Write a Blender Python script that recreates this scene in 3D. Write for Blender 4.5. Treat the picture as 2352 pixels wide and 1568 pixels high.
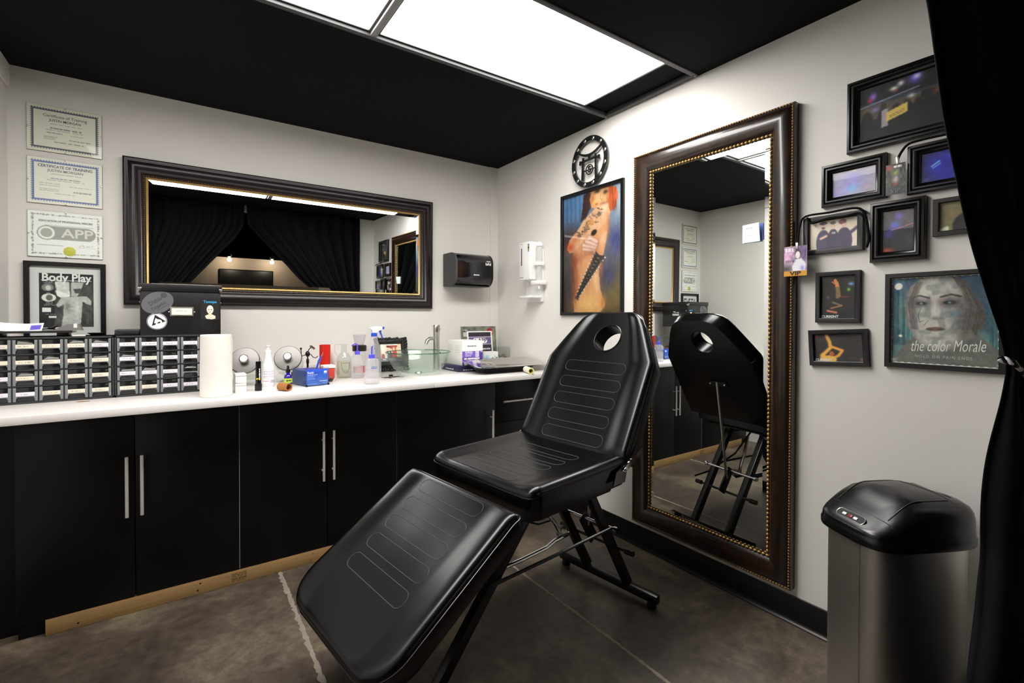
import bpy, bmesh, math, random
import numpy as np
from mathutils import Matrix, Vector, Euler
random.seed(7)
for _o in list(bpy.data.objects):
    bpy.data.objects.remove(_o)
SC = bpy.context.scene
COL = SC.collection

# ------------------------------------------------------------------ camera
cam_d = bpy.data.cameras.new('camera')
cam = bpy.data.objects.new('camera', cam_d)
COL.objects.link(cam)
SC.camera = cam
YAW, PIT, ROLL, FPX = 0.6081, -0.0123, 0.00245, 1098.42
fw = Vector((math.sin(YAW)*math.cos(PIT), math.cos(YAW)*math.cos(PIT), math.sin(PIT)))
rt = Vector((math.cos(YAW), -math.sin(YAW), 0))
up = rt.cross(fw)
r2 = rt*math.cos(ROLL)+up*math.sin(ROLL)
u2 = -rt*math.sin(ROLL)+up*math.cos(ROLL)
M = Matrix((r2, u2, -fw)).transposed().to_4x4()
M.translation = Vector((-2.15952, -3.31514, 1.30735))
cam.matrix_world = M
cam_d.sensor_width = 36.0
cam_d.lens = FPX/2352*36
cam_d.shift_y = -41.97/2352
cam_d.clip_start = 0.02
cam_d.clip_end = 60

# ------------------------------------------------------------------ world, exposure
W = bpy.data.worlds.new('world')
SC.world = W
W.use_nodes = True
W.node_tree.nodes['Background'].inputs[0].default_value = (0.004, 0.004, 0.005, 1)
W.node_tree.nodes['Background'].inputs[1].default_value = 1.0
SC.view_settings.view_transform = 'Standard'
SC.view_settings.look = 'None'
SC.view_settings.gamma = 1
SC.view_settings.use_curve_mapping = False
SC.view_settings.exposure = 0.0
PANEL_STRENGTH = 18.0        # the two ceiling panels that light the room
LOBBY_WATTS = 6.0          # small warm spot lamps beyond the curtain

# ------------------------------------------------------------------ materials
def lin(c):
    c = np.asarray(c, float)/255.0
    return np.where(c <= 0.04045, c/12.92, ((c+0.055)/1.055)**2.4)
MATS = {}
def mat(name, col, rough=0.5, metal=0.0, spec=0.5, bump=0.0, bscale=80.0, var=0.0, vscale=6.0, coat=0.0, trans=0.0, sss=0.0, aniso=0.0, stretch=None):
    if name in MATS: return MATS[name]
    m = bpy.data.materials.new(name); MATS[name] = m
    m.use_nodes = True
    nt = m.node_tree; p = nt.nodes['Principled BSDF']
    c = list(lin(col))+[1]
    p.inputs['Base Color'].default_value = c
    p.inputs['Roughness'].default_value = rough
    p.inputs['Metallic'].default_value = metal
    p.inputs['Specular IOR Level'].default_value = spec
    p.inputs['Coat Weight'].default_value = coat
    p.inputs['Coat Roughness'].default_value = 0.08
    p.inputs['Transmission Weight'].default_value = trans
    p.inputs['Anisotropic'].default_value = aniso
    tc = nt.nodes.new('ShaderNodeTexCoord')
    vec = tc.outputs['Object']
    if stretch:
        mp = nt.nodes.new('ShaderNodeMapping'); mp.inputs['Scale'].default_value = stretch
        nt.links.new(vec, mp.inputs['Vector']); vec = mp.outputs['Vector']
    if var > 0:
        n = nt.nodes.new('ShaderNodeTexNoise'); n.inputs['Scale'].default_value = vscale; n.inputs['Detail'].default_value = 5
        nt.links.new(vec, n.inputs['Vector'])
        mx = nt.nodes.new('ShaderNodeMix'); mx.data_type = 'RGBA'
        mx.inputs['A'].default_value = [x*(1-var) for x in c[:3]]+[1]
        mx.inputs['B'].default_value = [min(1, x*(1+var)) for x in c[:3]]+[1]
        nt.links.new(n.outputs['Fac'], mx.inputs['Factor'])
        nt.links.new(mx.outputs['Result'], p.inputs['Base Color'])
    if bump > 0:
        n2 = nt.nodes.new('ShaderNodeTexNoise'); n2.inputs['Scale'].default_value = bscale; n2.inputs['Detail'].default_value = 3
        nt.links.new(vec, n2.inputs['Vector'])
        b = nt.nodes.new('ShaderNodeBump'); b.inputs['Strength'].default_value = bump; b.inputs['Distance'].default_value = 0.002
        nt.links.new(n2.outputs['Fac'], b.inputs['Height'])
        nt.links.new(b.outputs['Normal'], p.inputs['Normal'])
    return m

def clear_mat(name, tint=(255, 255, 255), ior=1.45, rough=0.02, milk=0.0, milkcol=(235, 235, 235)):
    """thin clear sheet: transparent + fresnel gloss, optional milky diffuse share"""
    if name in MATS: return MATS[name]
    m = bpy.data.materials.new(name); MATS[name] = m
    m.use_nodes = True
    nt = m.node_tree
    for n in list(nt.nodes): nt.nodes.remove(n)
    out = nt.nodes.new('ShaderNodeOutputMaterial')
    tr = nt.nodes.new('ShaderNodeBsdfTransparent'); tr.inputs[0].default_value = list(lin(tint))+[1]
    gl = nt.nodes.new('ShaderNodeBsdfGlossy'); gl.inputs['Roughness'].default_value = rough
    fr = nt.nodes.new('ShaderNodeFresnel'); fr.inputs['IOR'].default_value = ior
    geo = nt.nodes.new('ShaderNodeNewGeometry')
    mul = nt.nodes.new('ShaderNodeMath'); mul.operation = 'MULTIPLY_ADD'      # no total reflection on back faces
    mul.inputs[1].default_value = -1; mul.inputs[2].default_value = 1
    nt.links.new(geo.outputs['Backfacing'], mul.inputs[0])
    m2 = nt.nodes.new('ShaderNodeMath'); m2.operation = 'MULTIPLY'
    nt.links.new(fr.outputs[0], m2.inputs[0]); nt.links.new(mul.outputs[0], m2.inputs[1])
    base = tr.outputs[0]
    if milk > 0:
        df = nt.nodes.new('ShaderNodeBsdfDiffuse'); df.inputs[0].default_value = list(lin(milkcol))+[1]
        tl = nt.nodes.new('ShaderNodeBsdfTranslucent'); tl.inputs[0].default_value = list(lin(milkcol))+[1]
        ad = nt.nodes.new('ShaderNodeMixShader'); ad.inputs[0].default_value = 0.5
        nt.links.new(df.outputs[0], ad.inputs[1]); nt.links.new(tl.outputs[0], ad.inputs[2])
        mm = nt.nodes.new('ShaderNodeMixShader'); mm.inputs[0].default_value = milk
        nt.links.new(tr.outputs[0], mm.inputs[1]); nt.links.new(ad.outputs[0], mm.inputs[2])
        base = mm.outputs[0]
    mx = nt.nodes.new('ShaderNodeMixShader')
    nt.links.new(m2.outputs[0], mx.inputs[0]); nt.links.new(base, mx.inputs[1]); nt.links.new(gl.outputs[0], mx.inputs[2])
    nt.links.new(mx.outputs[0], out.inputs[0])
    return m

def emit_mat(name, col, strength):
    m = bpy.data.materials.new(name); MATS[name] = m
    m.use_nodes = True
    p = m.node_tree.nodes['Principled BSDF']
    p.inputs['Base Color'].default_value = (0.8, 0.8, 0.8, 1)
    p.inputs['Emission Color'].default_value = list(lin(col))+[1]
    p.inputs['Emission Strength'].default_value = strength
    return m

WALL = mat('wall_paint', (224, 221, 216), 0.6, bump=0.05, bscale=260, var=0.015, vscale=2)
CEIL = mat('black_ceiling_paint', (4, 5, 5), 0.9, spec=0.2, bump=0.05, bscale=150)
BARM = mat('ceiling_bar', (66, 68, 68), 0.5)
BASEM = mat('black_vinyl_base', (5, 5, 6), 0.34, spec=0.4)
BLACKCAB = mat('black_brown_laminate', (5, 5, 5), 0.42, spec=0.3, bump=0.05, bscale=40, stretch=(8, 8, 0.6))
STEEL = mat('brushed_nickel', (190, 188, 182), 0.3, 1.0, bump=0.02, bscale=200)
HANDLE = mat('satin_handle', (212, 210, 206), 0.4, 0.5)
CHROME = mat('chrome', (215, 216, 220), 0.08, 1.0)
WHITETOP = mat('white_laminate', (236, 232, 230), 0.22, spec=0.5, bump=0.01, bscale=60)
LUMBER = mat('raw_pine', (160, 127, 82), 0.65, bump=0.1, bscale=30, var=0.3, vscale=3, stretch=(2, 30, 30))
VINYL = mat('black_vinyl_upholstery', (3, 3, 4), 0.26, spec=0.45, bump=0.0, bscale=300)
VINYLB = mat('black_vinyl_underside', (7, 7, 7), 0.6)
STITCH = mat('stitch_thread', (70, 70, 70), 0.5)
BMETAL = mat('black_powder_coat', (11, 11, 11), 0.35, spec=0.5)
BPLAST = mat('black_plastic', (14, 14, 14), 0.3)
BGLOSS = mat('black_gloss_plastic', (12, 12, 13), 0.14, coat=0.4)
DKGREY = mat('dark_grey_plastic', (48, 50, 50), 0.45)
MIDGREY = mat('grey_plastic', (128, 132, 134), 0.45)
WHITEP = mat('white_plastic', (240, 239, 238), 0.35)
PAPER = mat('white_paper', (238, 235, 232), 0.8, bump=0.05, bscale=120)
CREAM = mat('cream_paper', (240, 234, 218), 0.8)
FRAMEB = mat('black_painted_wood', (8, 8, 8), 0.30, spec=0.45, bump=0.03, bscale=50)
MAHOG = mat('dark_mahogany_frame', (24, 15, 14), 0.33, spec=0.5, var=0.12, vscale=10)
GOLD = mat('antique_gold', (186, 150, 88), 0.38, 0.55, var=0.2, vscale=60)
BRONZEGOLD = mat('dull_bronze_gold', (140, 110, 64), 0.42, 0.5, var=0.25, vscale=60)
MIRROR = mat('mirror_silver', (236, 240, 238), 0.0, 1.0)
PANE = clear_mat('clear_glazing', (253, 254, 253), 1.24, 0.02)
PANE_THIN = clear_mat('clear_acrylic', (248, 250, 249), 1.3, 0.04)
BLACK = mat('black_print', (16, 16, 18), 0.6)
WHITEINK = mat('white_print', (238, 238, 238), 0.6)
GREYINK = mat('grey_print', (120, 122, 122), 0.6)
NAVYINK = mat('navy_print', (62, 66, 110), 0.6)
CURT = mat('black_curtain_cloth', (7, 7, 10), 0.8, spec=0.15, bump=0.25, bscale=400)

def walnut():
    m = mat('walnut_bronze_frame', (78, 50, 30), 0.32, spec=0.5, coat=0.45)
    nt = m.node_tree; p = nt.nodes['Principled BSDF']
    tc = nt.nodes.new('ShaderNodeTexCoord'); mp = nt.nodes.new('ShaderNodeMapping'); mp.inputs['Scale'].default_value = (34, 7, 20)
    nt.links.new(tc.outputs['Object'], mp.inputs['Vector'])
    n = nt.nodes.new('ShaderNodeTexNoise'); n.inputs['Scale'].default_value = 1.3; n.inputs['Detail'].default_value = 8; n.inputs['Roughness'].default_value = 0.65
    nt.links.new(mp.outputs['Vector'], n.inputs['Vector'])
    r = nt.nodes.new('ShaderNodeValToRGB')
    r.color_ramp.elements[0].position = 0.3; r.color_ramp.elements[0].color = list(lin((17, 11, 8)))+[1]
    r.color_ramp.elements[1].position = 0.75; r.color_ramp.elements[1].color = list(lin((66, 37, 18)))+[1]
    e = r.color_ramp.elements.new(0.5); e.color = list(lin((33, 20, 13)))+[1]
    nt.links.new(n.outputs['Fac'], r.inputs['Fac']); nt.links.new(r.outputs['Color'], p.inputs['Base Color'])
    return m
WALNUT = walnut()

def concrete():
    m = mat('stained_concrete', (80, 72, 66), 0.38, spec=0.45)
    nt = m.node_tree; p = nt.nodes['Principled BSDF']
    geo = nt.nodes.new('ShaderNodeNewGeometry')
    def noise(sc, det, ro=0.55, dist=0.0):
        n = nt.nodes.new('ShaderNodeTexNoise'); n.inputs['Scale'].default_value = sc; n.inputs['Detail'].default_value = det
        n.inputs['Roughness'].default_value = ro; n.inputs['Distortion'].default_value = dist
        nt.links.new(geo.outputs['Position'], n.inputs['Vector']); return n
    a = noise(2.1, 8, 0.62, 0.5)
    r = nt.nodes.new('ShaderNodeValToRGB')
    r.color_ramp.elements[0].position = 0.28; r.color_ramp.elements[0].color = list(lin((48, 42, 39)))+[1]
    r.color_ramp.elements[1].position = 0.78; r.color_ramp.elements[1].color = list(lin((136, 126, 104)))+[1]
    e = r.color_ramp.elements.new(0.5); e.color = list(lin((80, 71, 64)))+[1]
    nt.links.new(a.outputs['Fac'], r.inputs['Fac'])
    b = noise(22, 10, 0.75)
    r2_ = nt.nodes.new('ShaderNodeValToRGB')
    r2_.color_ramp.elements[0].position = 0.35; r2_.color_ramp.elements[0].color = (0.55, 0.53, 0.53, 1)
    r2_.color_ramp.elements[1].position = 0.7; r2_.color_ramp.elements[1].color = (1.3, 1.27, 1.2, 1)
    nt.links.new(b.outputs['Fac'], r2_.inputs['Fac'])
    mx = nt.nodes.new('ShaderNodeMix'); mx.data_type = 'RGBA'; mx.blend_type = 'MULTIPLY'; mx.inputs['Factor'].default_value = 1
    nt.links.new(r.outputs['Color'], mx.inputs['A']); nt.links.new(r2_.outputs['Color'], mx.inputs['B'])
    nt.links.new(mx.outputs['Result'], p.inputs['Base Color'])
    rr = nt.nodes.new('ShaderNodeMapRange'); rr.inputs['To Min'].default_value = 0.3; rr.inputs['To Max'].default_value = 0.55
    nt.links.new(b.outputs['Fac'], rr.inputs['Value']); nt.links.new(rr.outputs['Result'], p.inputs['Roughness'])
    bp = nt.nodes.new('ShaderNodeBump'); bp.inputs['Strength'].default_value = 0.15; bp.inputs['Distance'].default_value = 0.003
    nt.links.new(b.outputs['Fac'], bp.inputs['Height']); nt.links.new(bp.outputs['Normal'], p.inputs['Normal'])
    return m
CONC = concrete()
MORTAR = mat('joint_mortar', (134, 126, 113), 0.9, bump=0.5, bscale=90, var=0.3, vscale=25)

def print_mat(name, rough):
    m = mat(name, (255, 255, 255), rough)
    nt = m.node_tree
    a = nt.nodes.new('ShaderNodeAttribute'); a.attribute_name = 'Print'
    nt.links.new(a.outputs['Color'], nt.nodes['Principled BSDF'].inputs['Base Color'])
    return m
PRINT = print_mat('printed_sheet', 0.55)
PRINTG = print_mat('glossy_printed_sheet', 0.25)

# ------------------------------------------------------------------ mesh helpers
I4 = Matrix.Identity(4)
def T(x, y, z): return Matrix.Translation((x, y, z))
def RX(a): return Matrix.Rotation(a, 4, 'X')
def RY(a): return Matrix.Rotation(a, 4, 'Y')
def RZ(a): return Matrix.Rotation(a, 4, 'Z')
def along(p, q):
    """matrix placing local +Z from p towards q"""
    p = Vector(p); d = Vector(q)-p
    return Matrix.Translation(p) @ d.to_track_quat('Z', 'Y').to_matrix().to_4x4(), d.length

class MB:
    def __init__(s): s.bm = bmesh.new()
    def box(s, c, d, bevel=0.0, m=I4, seg=2):
        r = bmesh.ops.create_cube(s.bm, size=1.0, matrix=m @ T(*c) @ Matrix.Diagonal((d[0], d[1], d[2], 1)))
        if bevel > 0:
            es = list({e for v in r['verts'] for e in v.link_edges})
            bmesh.ops.bevel(s.bm, geom=es, offset=bevel, segments=seg, profile=0.5, affect='EDGES')
        return s
    def bx(s, x0, x1, y0, y1, z0, z1, bevel=0.0, m=I4):
        return s.box(((x0+x1)/2, (y0+y1)/2, (z0+z1)/2), (abs(x1-x0), abs(y1-y0), abs(z1-z0)), bevel, m)
    def lathe(s, prof, n=32, m=I4, sx=1.0, sy=1.0, close=True):
        rings = []
        for r, z in prof:
            if r < 1e-6: rings.append([s.bm.verts.new(m @ Vector((0, 0, z)))])
            else: rings.append([s.bm.verts.new(m @ Vector((r*sx*math.cos(2*math.pi*i/n), r*sy*math.sin(2*math.pi*i/n), z))) for i in range(n)])
        for a, b in zip(rings, rings[1:]):
            if len(a) == 1 and len(b) == 1: continue
            for i in range(n):
                j = (i+1) % n
                if len(a) == 1: s.bm.faces.new((a[0], b[j], b[i]))
                elif len(b) == 1: s.bm.faces.new((a[i], a[j], b[0]))
                else: s.bm.faces.new((a[i], a[j], b[j], b[i]))
        return s
    def cyl(s, p, q, r, n=16, r2=None):
        m, L = along(p, q)
        return s.lathe([(0, 0), (r, 0), (r if r2 is None else r2, L), (0, L)], n, m)
    def tube(s, pts, r, n=10, closed=False, caps=True):
        P = [Vector(p) for p in pts]; N = len(P); rings = []
        up0 = None
        for i in range(N):
            if closed: t = P[(i+1) % N]-P[i-1]
            else: t = P[min(i+1, N-1)]-P[max(i-1, 0)]
            t.normalize()
            if up0 is None:
                up0 = Vector((0, 0, 1)) if abs(t.z) < 0.9 else Vector((1, 0, 0))
            a = t.cross(up0)
            if a.length < 1e-6: a = t.orthogonal()
            a.normalize(); b = a.cross(t).normalized(); up0 = b
            rr = r[i] if isinstance(r, (list, tuple)) else r
            rings.append([s.bm.verts.new(P[i]+(a*math.cos(2*math.pi*k/n)+b*math.sin(2*math.pi*k/n))*rr) for k in range(n)])
        for i in range(N if closed else N-1):
            A, Bn = rings[i], rings[(i+1) % N]
            for k in range(n):
                j = (k+1) % n
                s.bm.faces.new((A[k], A[j], Bn[j], Bn[k]))
        if caps and not closed:
            s.bm.faces.new(list(reversed(rings[0]))); s.bm.faces.new(rings[-1])
        return s
    def prism(s, pts, z0, z1, m=I4, bevel=0.0):
        a = [s.bm.verts.new(m @ Vector((x, y, z0))) for x, y in pts]
        b = [s.bm.verts.new(m @ Vector((x, y, z1))) for x, y in pts]
        n = len(pts)
        fs = [s.bm.faces.new(list(reversed(a))), s.bm.faces.new(b)]
        for i in range(n):
            j = (i+1) % n
            fs.append(s.bm.faces.new((a[i], a[j], b[j], b[i])))
        if bevel > 0:
            es = [e for e in fs[1].edges]
            bmesh.ops.bevel(s.bm, geom=es, offset=bevel, segments=2, profile=0.5, affect='EDGES')
        return s
    def ring(s, w, h, prof, m=I4):
        """mitred rectangular frame: prof = [(inset from the outer edge, height)]"""
        L = []
        for ins, z in prof:
            a, b = w/2-ins, h/2-ins
            L.append([s.bm.verts.new(m @ Vector(p)) for p in ((-a, -b, z), (a, -b, z), (a, b, z), (-a, b, z))])
        for A, Bn in zip(L, L[1:]):
            for i in range(4):
                j = (i+1) % 4
                s.bm.faces.new((A[i], A[j], Bn[j], Bn[i]))
        return s
    def sphere(s, c, r, n=12, m=I4, sz=1.0):
        bmesh.ops.create_uvsphere(s.bm, u_segments=n, v_segments=max(6, n*2//3), radius=r, matrix=m @ T(*c) @ Matrix.Diagonal((1, 1, sz, 1)))
        return s
    def grid(s, f, nu, nv):
        vs = [[s.bm.verts.new(f(i/(nu-1), j/(nv-1))) for j in range(nv)] for i in range(nu)]
        for i in range(nu-1):
            for j in range(nv-1):
                s.bm.faces.new((vs[i][j], vs[i+1][j], vs[i+1][j+1], vs[i][j+1]))
        return vs
    def obj(s, name, material, parent=None, smooth=True, ang=35, fixn=True):
        if fixn: bmesh.ops.recalc_face_normals(s.bm, faces=s.bm.faces[:])
        me = bpy.data.meshes.new(name); s.bm.to_mesh(me); s.bm.free()
        if smooth:
            me.shade_smooth(); me.set_sharp_from_angle(angle=math.radians(ang))
        me.materials.append(material)
        o = bpy.data.objects.new(name, me); COL.objects.link(o)
        if parent is not None: o.parent = parent
        return o

def tag(o, label, cat, group=None, kind=None):
    o['label'] = label
    if cat: o['category'] = cat
    if group: o['group'] = group
    if kind: o['kind'] = kind
    return o
def thing(name, label, cat, loc=(0, 0, 0), rz=0.0, group=None, mw=None):
    o = bpy.data.objects.new(name, None); COL.objects.link(o)
    o.empty_display_size = 0.05
    if mw is not None:
        o.location = mw.to_translation(); o.rotation_euler = mw.to_euler()
    else:
        o.location = loc; o.rotation_euler = (0, 0, rz)
    return tag(o, label, cat, group)
def struct(o, label=None):
    o['kind'] = 'structure'
    if label: o['label'] = label
    return o
def on_right(y, z, out=0.0):      # frame on the right wall: x right, y up, z out of the wall
    m = Matrix(((0, 0, -1, 0), (-1, 0, 0, 0), (0, 1, 0, 0), (0, 0, 0, 1))); m.translation = (-out, y, z); return m
def on_back(x, z, out=0.0):
    m = Matrix(((1, 0, 0, 0), (0, 0, -1, 0), (0, 1, 0, 0), (0, 0, 0, 1))); m.translation = (x, -out, z); return m

def text(s, size, material, parent, m=I4, bold=0.0, maxw=None, extr=0.0002, name='lettering', shear=0.0, align='CENTER', sx=1.0, space=1.0):
    cu = bpy.data.curves.new(name, 'FONT'); cu.body = s; cu.size = size; cu.align_x = align; cu.align_y = 'CENTER'
    cu.offset = bold*size; cu.extrude = extr; cu.shear = shear; cu.resolution_u = 3; cu.space_character = space
    t = bpy.data.objects.new(name, cu); COL.objects.link(t)
    bpy.context.view_layer.update()
    me = bpy.data.meshes.new_from_object(t.evaluated_get(bpy.context.evaluated_depsgraph_get()))
    bpy.data.objects.remove(t); bpy.data.curves.remove(cu)
    k = sx
    if maxw and len(me.vertices):
        xs = [v.co.x for v in me.vertices]; k = sx*min(1e9, maxw/max(1e-6, max(xs)-min(xs)))
        mm = Matrix.Diagonal((k, 1, 1, 1))
    else: mm = Matrix.Diagonal((k, 1, 1, 1))
    me.transform(m @ mm)
    me.name = name; me.materials.clear(); me.materials.append(material)
    o = bpy.data.objects.new(name, me); COL.objects.link(o); o.parent = parent
    return o

# ------------------------------------------------------------------ printed pictures (colour stored per grid point of the sheet)
class Cv:
    def __init__(s, nx, ny, col, asp=1.0):
        s.nx, s.ny, s.asp = nx, ny, asp      # asp = height / width ; u right, v down
        s.U, s.V = np.meshgrid(np.linspace(0, 1, nx), np.linspace(0, 1, ny))
        s.c = np.ones((ny, nx, 3))*np.array(col, float)
    def mix(s, m, col):
        s.c = s.c*(1-m[..., None])+np.array(col, float)*m[..., None]; return s
    def ell(s, cx, cy, rx, ry, col, rot=0.0, soft=0.12, a=1.0):
        x = s.U-cx; y = (s.V-cy)*s.asp; c, n = math.cos(rot), math.sin(rot)
        d = np.hypot((x*c+y*n)/rx, (-x*n+y*c)/(ry*s.asp))
        return s.mix(np.clip((1-d)/max(soft, 1e-3)+0.5, 0, 1)*a, col)
    def blob(s, cx, cy, rx, ry, col, a=1.0):
        d = ((s.U-cx)/rx)**2+((s.V-cy)/ry)**2
        return s.mix(np.exp(-d*1.5)*a, col)
    def poly(s, pts, col, a=1.0):
        ins = np.zeros(s.U.shape, bool); n = len(pts)
        for i in range(n):
            x1, y1 = pts[i]; x2, y2 = pts[i-1]
            if y1 == y2: continue
            ins ^= ((s.V < y1) != (s.V < y2)) & (s.U < (x2-x1)*(s.V-y1)/(y2-y1)+x1)
        m = ins.astype(float)
        m = (m*2+np.roll(m, 1, 0)+np.roll(m, -1, 0)+np.roll(m, 1, 1)+np.roll(m, -1, 1))/6
        return s.mix(m*a, col)
    def rect(s, u0, v0, u1, v1, col, a=1.0):
        return s.mix(((s.U >= u0) & (s.U <= u1) & (s.V >= v0) & (s.V <= v1)).astype(float)*a, col)
    def line(s, pts, w, col, a=1.0, soft=0.5):
        D = np.full(s.U.shape, 9.0)
        for (x1, y1), (x2, y2) in zip(pts, pts[1:]):
            dx, dy = x2-x1, (y2-y1)*s.asp; L = dx*dx+dy*dy+1e-12
            t = np.clip(((s.U-x1)*dx+(s.V-y1)*s.asp*dy)/L, 0, 1)
            D = np.minimum(D, np.hypot(s.U-x1-t*dx, (s.V-y1)*s.asp-t*dy))
        return s.mix(np.clip((w/2-D)/(w*soft)+0.5, 0, 1)*a, col)
    def grad(s, c0, c1, ax='v'):
        t = (s.V if ax == 'v' else s.U)[..., None]
        s.c = np.array(c0, float)*(1-t)+np.array(c1, float)*t; return s
    def noise(s, amp, cells, seed=1, col=None):
        rg = np.random.default_rng(seed); g = rg.random((cells+2, cells+2))
        x = s.U*cells; y = s.V*cells; i = x.astype(int); j = y.astype(int); fx = x-i; fy = y-j
        fx = fx*fx*(3-2*fx); fy = fy*fy*(3-2*fy)
        n = (g[j, i]*(1-fx)+g[j, i+1]*fx)*(1-fy)+(g[j+1, i]*(1-fx)+g[j+1, i+1]*fx)*fy
        if col is None: s.c = np.clip(s.c+((n-0.5)*2*amp)[..., None], 0, 255)
        else: s.mix(np.clip((n-0.45)*4, 0, 1)*amp, col)
        return s
    def scribble(s, u0, u1, v, h, col, words=4, seed=1, a=0.8):
        rg = random.Random(seed); x = u0
        while x < u1-0.01:
            L = rg.uniform(0.5, 1.5)*(u1-u0)/words
            s.rect(x, v-h/2, min(u1, x+L*0.82), v+h/2, col, a); x += L
        return s
def sheet(name, cv, w, h, parent, m=I4, material=None, curl=None):
    nx, ny = cv.nx, cv.ny
    x = (cv.U-0.5)*w; y = (0.5-cv.V)*h; z = np.zeros_like(x) if curl is None else curl(cv.U, cv.V)
    co = np.stack([x, y, z], -1).reshape(-1, 3)
    mm = np.array(m); co = co @ mm[:3, :3].T+mm[:3, 3]
    idx = np.arange(nx*ny).reshape(ny, nx)
    f = np.stack([idx[:-1, :-1], idx[1:, :-1], idx[1:, 1:], idx[:-1, 1:]], -1).reshape(-1, 4)
    me = bpy.data.meshes.new(name)
    me.from_pydata(co.tolist(), [], f.tolist())
    at = me.color_attributes.new('Print', 'FLOAT_COLOR', 'POINT')
    c = np.ones((nx*ny, 4), np.float32); c[:, :3] = lin(np.clip(cv.c*1.14, 0, 250)).reshape(-1, 3)
    at.data.foreach_set('color', c.ravel())
    me.materials.append(material or PRINT)
    o = bpy.data.objects.new(name, me); COL.objects.link(o); o.parent = parent
    return o

def smear(w, h, material, parent, m=I4, seed=1, name='small_print', words=5):
    """lettering too small to read: a row of short marks"""
    rg = random.Random(seed); b = MB(); x = -w/2
    while x < w/2-w*.03:
        L = min(w/2-x, w/words*rg.uniform(.5, 1.2)); hh = h*rg.uniform(.6, 1.0)
        b.box((x+L*.45, 0, 0), (L*.8, hh, .0003), 0, m); x += L
    return b.obj(name, material, parent, smooth=False)
# ================================================================== THE SETTING
H = 2.529
XL, YF = -2.84, -3.10
b = MB(); b.bx(-2.94, 0.10, 0, 0.10, 0, H+0.1)
struct(b.obj('wall_back', WALL, smooth=False), 'white painted wall behind the counter')
b = MB(); b.bx(0, 0.10, -6.3, 0, 0, H+0.1)
struct(b.obj('wall_right', WALL, smooth=False), 'white painted wall with the tall mirror')
b = MB(); b.bx(-2.94, XL, -3.2, 0, 0, H+0.1)
struct(b.obj('wall_left', WALL, smooth=False), 'white painted wall at the left edge')
b = MB()
b.bx(-0.20, 0, -3.20, YF, 0, H+0.1); b.bx(XL, -2.78, -3.20, YF, 0, H+0.1); b.bx(-2.78, -0.20, -3.20, YF, 2.46, H+0.1)
struct(b.obj('wall_front', WALL, smooth=False), 'white wall around the curtained doorway')
# raised batten in the corner of the back wall and a small ledge on the left wall
b = MB(); b.bx(-0.075, 0, -0.006, 0, 0.935, H)
struct(b.obj('trim_1', WALL, smooth=False), 'white batten in the corner')
b = MB(); b.bx(XL, XL+0.012, -3.1, 0, H-0.11, H-0.002, 0.002)
struct(b.obj('trim_2', WALL), 'white band under the ceiling on the left wall')

# floor: concrete slabs with mortar joints
floor = MB().bx(-5.0, 2.0, -9.0, 0.1, -0.10, -0.004).obj('floor', CONC, smooth=False)
struct(floor, 'stained dark concrete floor')
for x0, x1 in ((-5.0, -1.744), (-1.736, -0.7285), (-0.7215, 2.0)):
    MB().bx(x0, x1, -9.0, 0.1, -0.004, 0).obj('slab', CONC, floor, smooth=False)
for xj, sd in ((-1.74, 3), (-0.725, 5)):
    rg = random.Random(sd); b = MB(); prev = None
    n = 260
    for i in range(n+1):
        y = -3.3+3.3*i/n
        w0 = 0.004+rg.random()*0.006+(0.010 if (sd == 3 and y > -1.7) else 0.0)*rg.random()
        w1 = 0.004+rg.random()*0.006
        cur = (b.bm.verts.new((xj-w0, y, 0.0006)), b.bm.verts.new((xj, y, 0.0016+0.001*rg.random())), b.bm.verts.new((xj+w1, y, 0.0006)))
        if prev:
            b.bm.faces.new((prev[0], prev[1], cur[1], cur[0])); b.bm.faces.new((prev[1], prev[2], cur[2], cur[1]))
        prev = cur
    b.obj('joint', MORTAR, floor)

# black ceiling with the slot that holds the light panels
c = MB()
SX0, SX1, SY0, SY1 = -2.725, -0.030, -1.842, -1.248
c.bx(-2.94, 0.1, SY1, 0.1, H, H+0.06); c.bx(-2.94, 0.1, -3.2, SY0, H, H+0.06)
c.bx(-2.94, SX0, SY0, SY1, H, H+0.06); c.bx(SX1, 0.1, SY0, SY1, H, H+0.06); c.bx(-2.94, 0.1, -3.2, 0.1, H+0.06, H+0.1)
ceil = struct(c.obj('ceiling', CEIL, smooth=False), 'matte black ceiling')
for nm, bb in (('grid_bar', (SX0, SX1, SY1-0.004, SY1+0.022)), ('grid_bar', (SX0, SX1, SY0-0.022, SY0+0.004)),
               ('grid_bar', (SX1-0.004, SX1+0.02, SY0-0.022, SY1+0.022)), ('grid_bar', (SX0-0.02, SX0+0.004, SY0-0.022, SY1+0.022))):
    MB().bx(*bb, H-0.006, H+0.02, 0.002).obj(nm, BARM, ceil)
for sy in (SY0-0.01, SY1+0.01):
    MB().sphere((SX1+0.008, sy, H-0.006), 0.005, 10).obj('screw', STEEL, ceil)
MB().bx(-0.205, -0.034, SY0+0.004, SY1-0.004, H+0.022, H+0.04).obj('panel', CEIL, ceil)
EMIT = emit_mat('lit_diffuser', (255, 252, 248), PANEL_STRENGTH)
def ceiling_light(x0, x1, label):
    t = thing('ceiling_light', label, 'ceiling light', ((x0+x1)/2, (SY0+SY1)/2, H+0.012), group='fluorescent panels in the black ceiling')
    L = x1-x0; Wd = SY1-SY0-0.012
    MB().bx(-L/2, L/2, -Wd/2, Wd/2, 0.0, 0.01).obj('diffuser', EMIT, t, smooth=False)
    MB().ring(L+0.004, Wd+0.004, [(0, 0.03), (0, -0.002), (0.012, -0.004), (0.014, 0.004)]).obj('frame', BARM, t, smooth=False)
    return t
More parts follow.
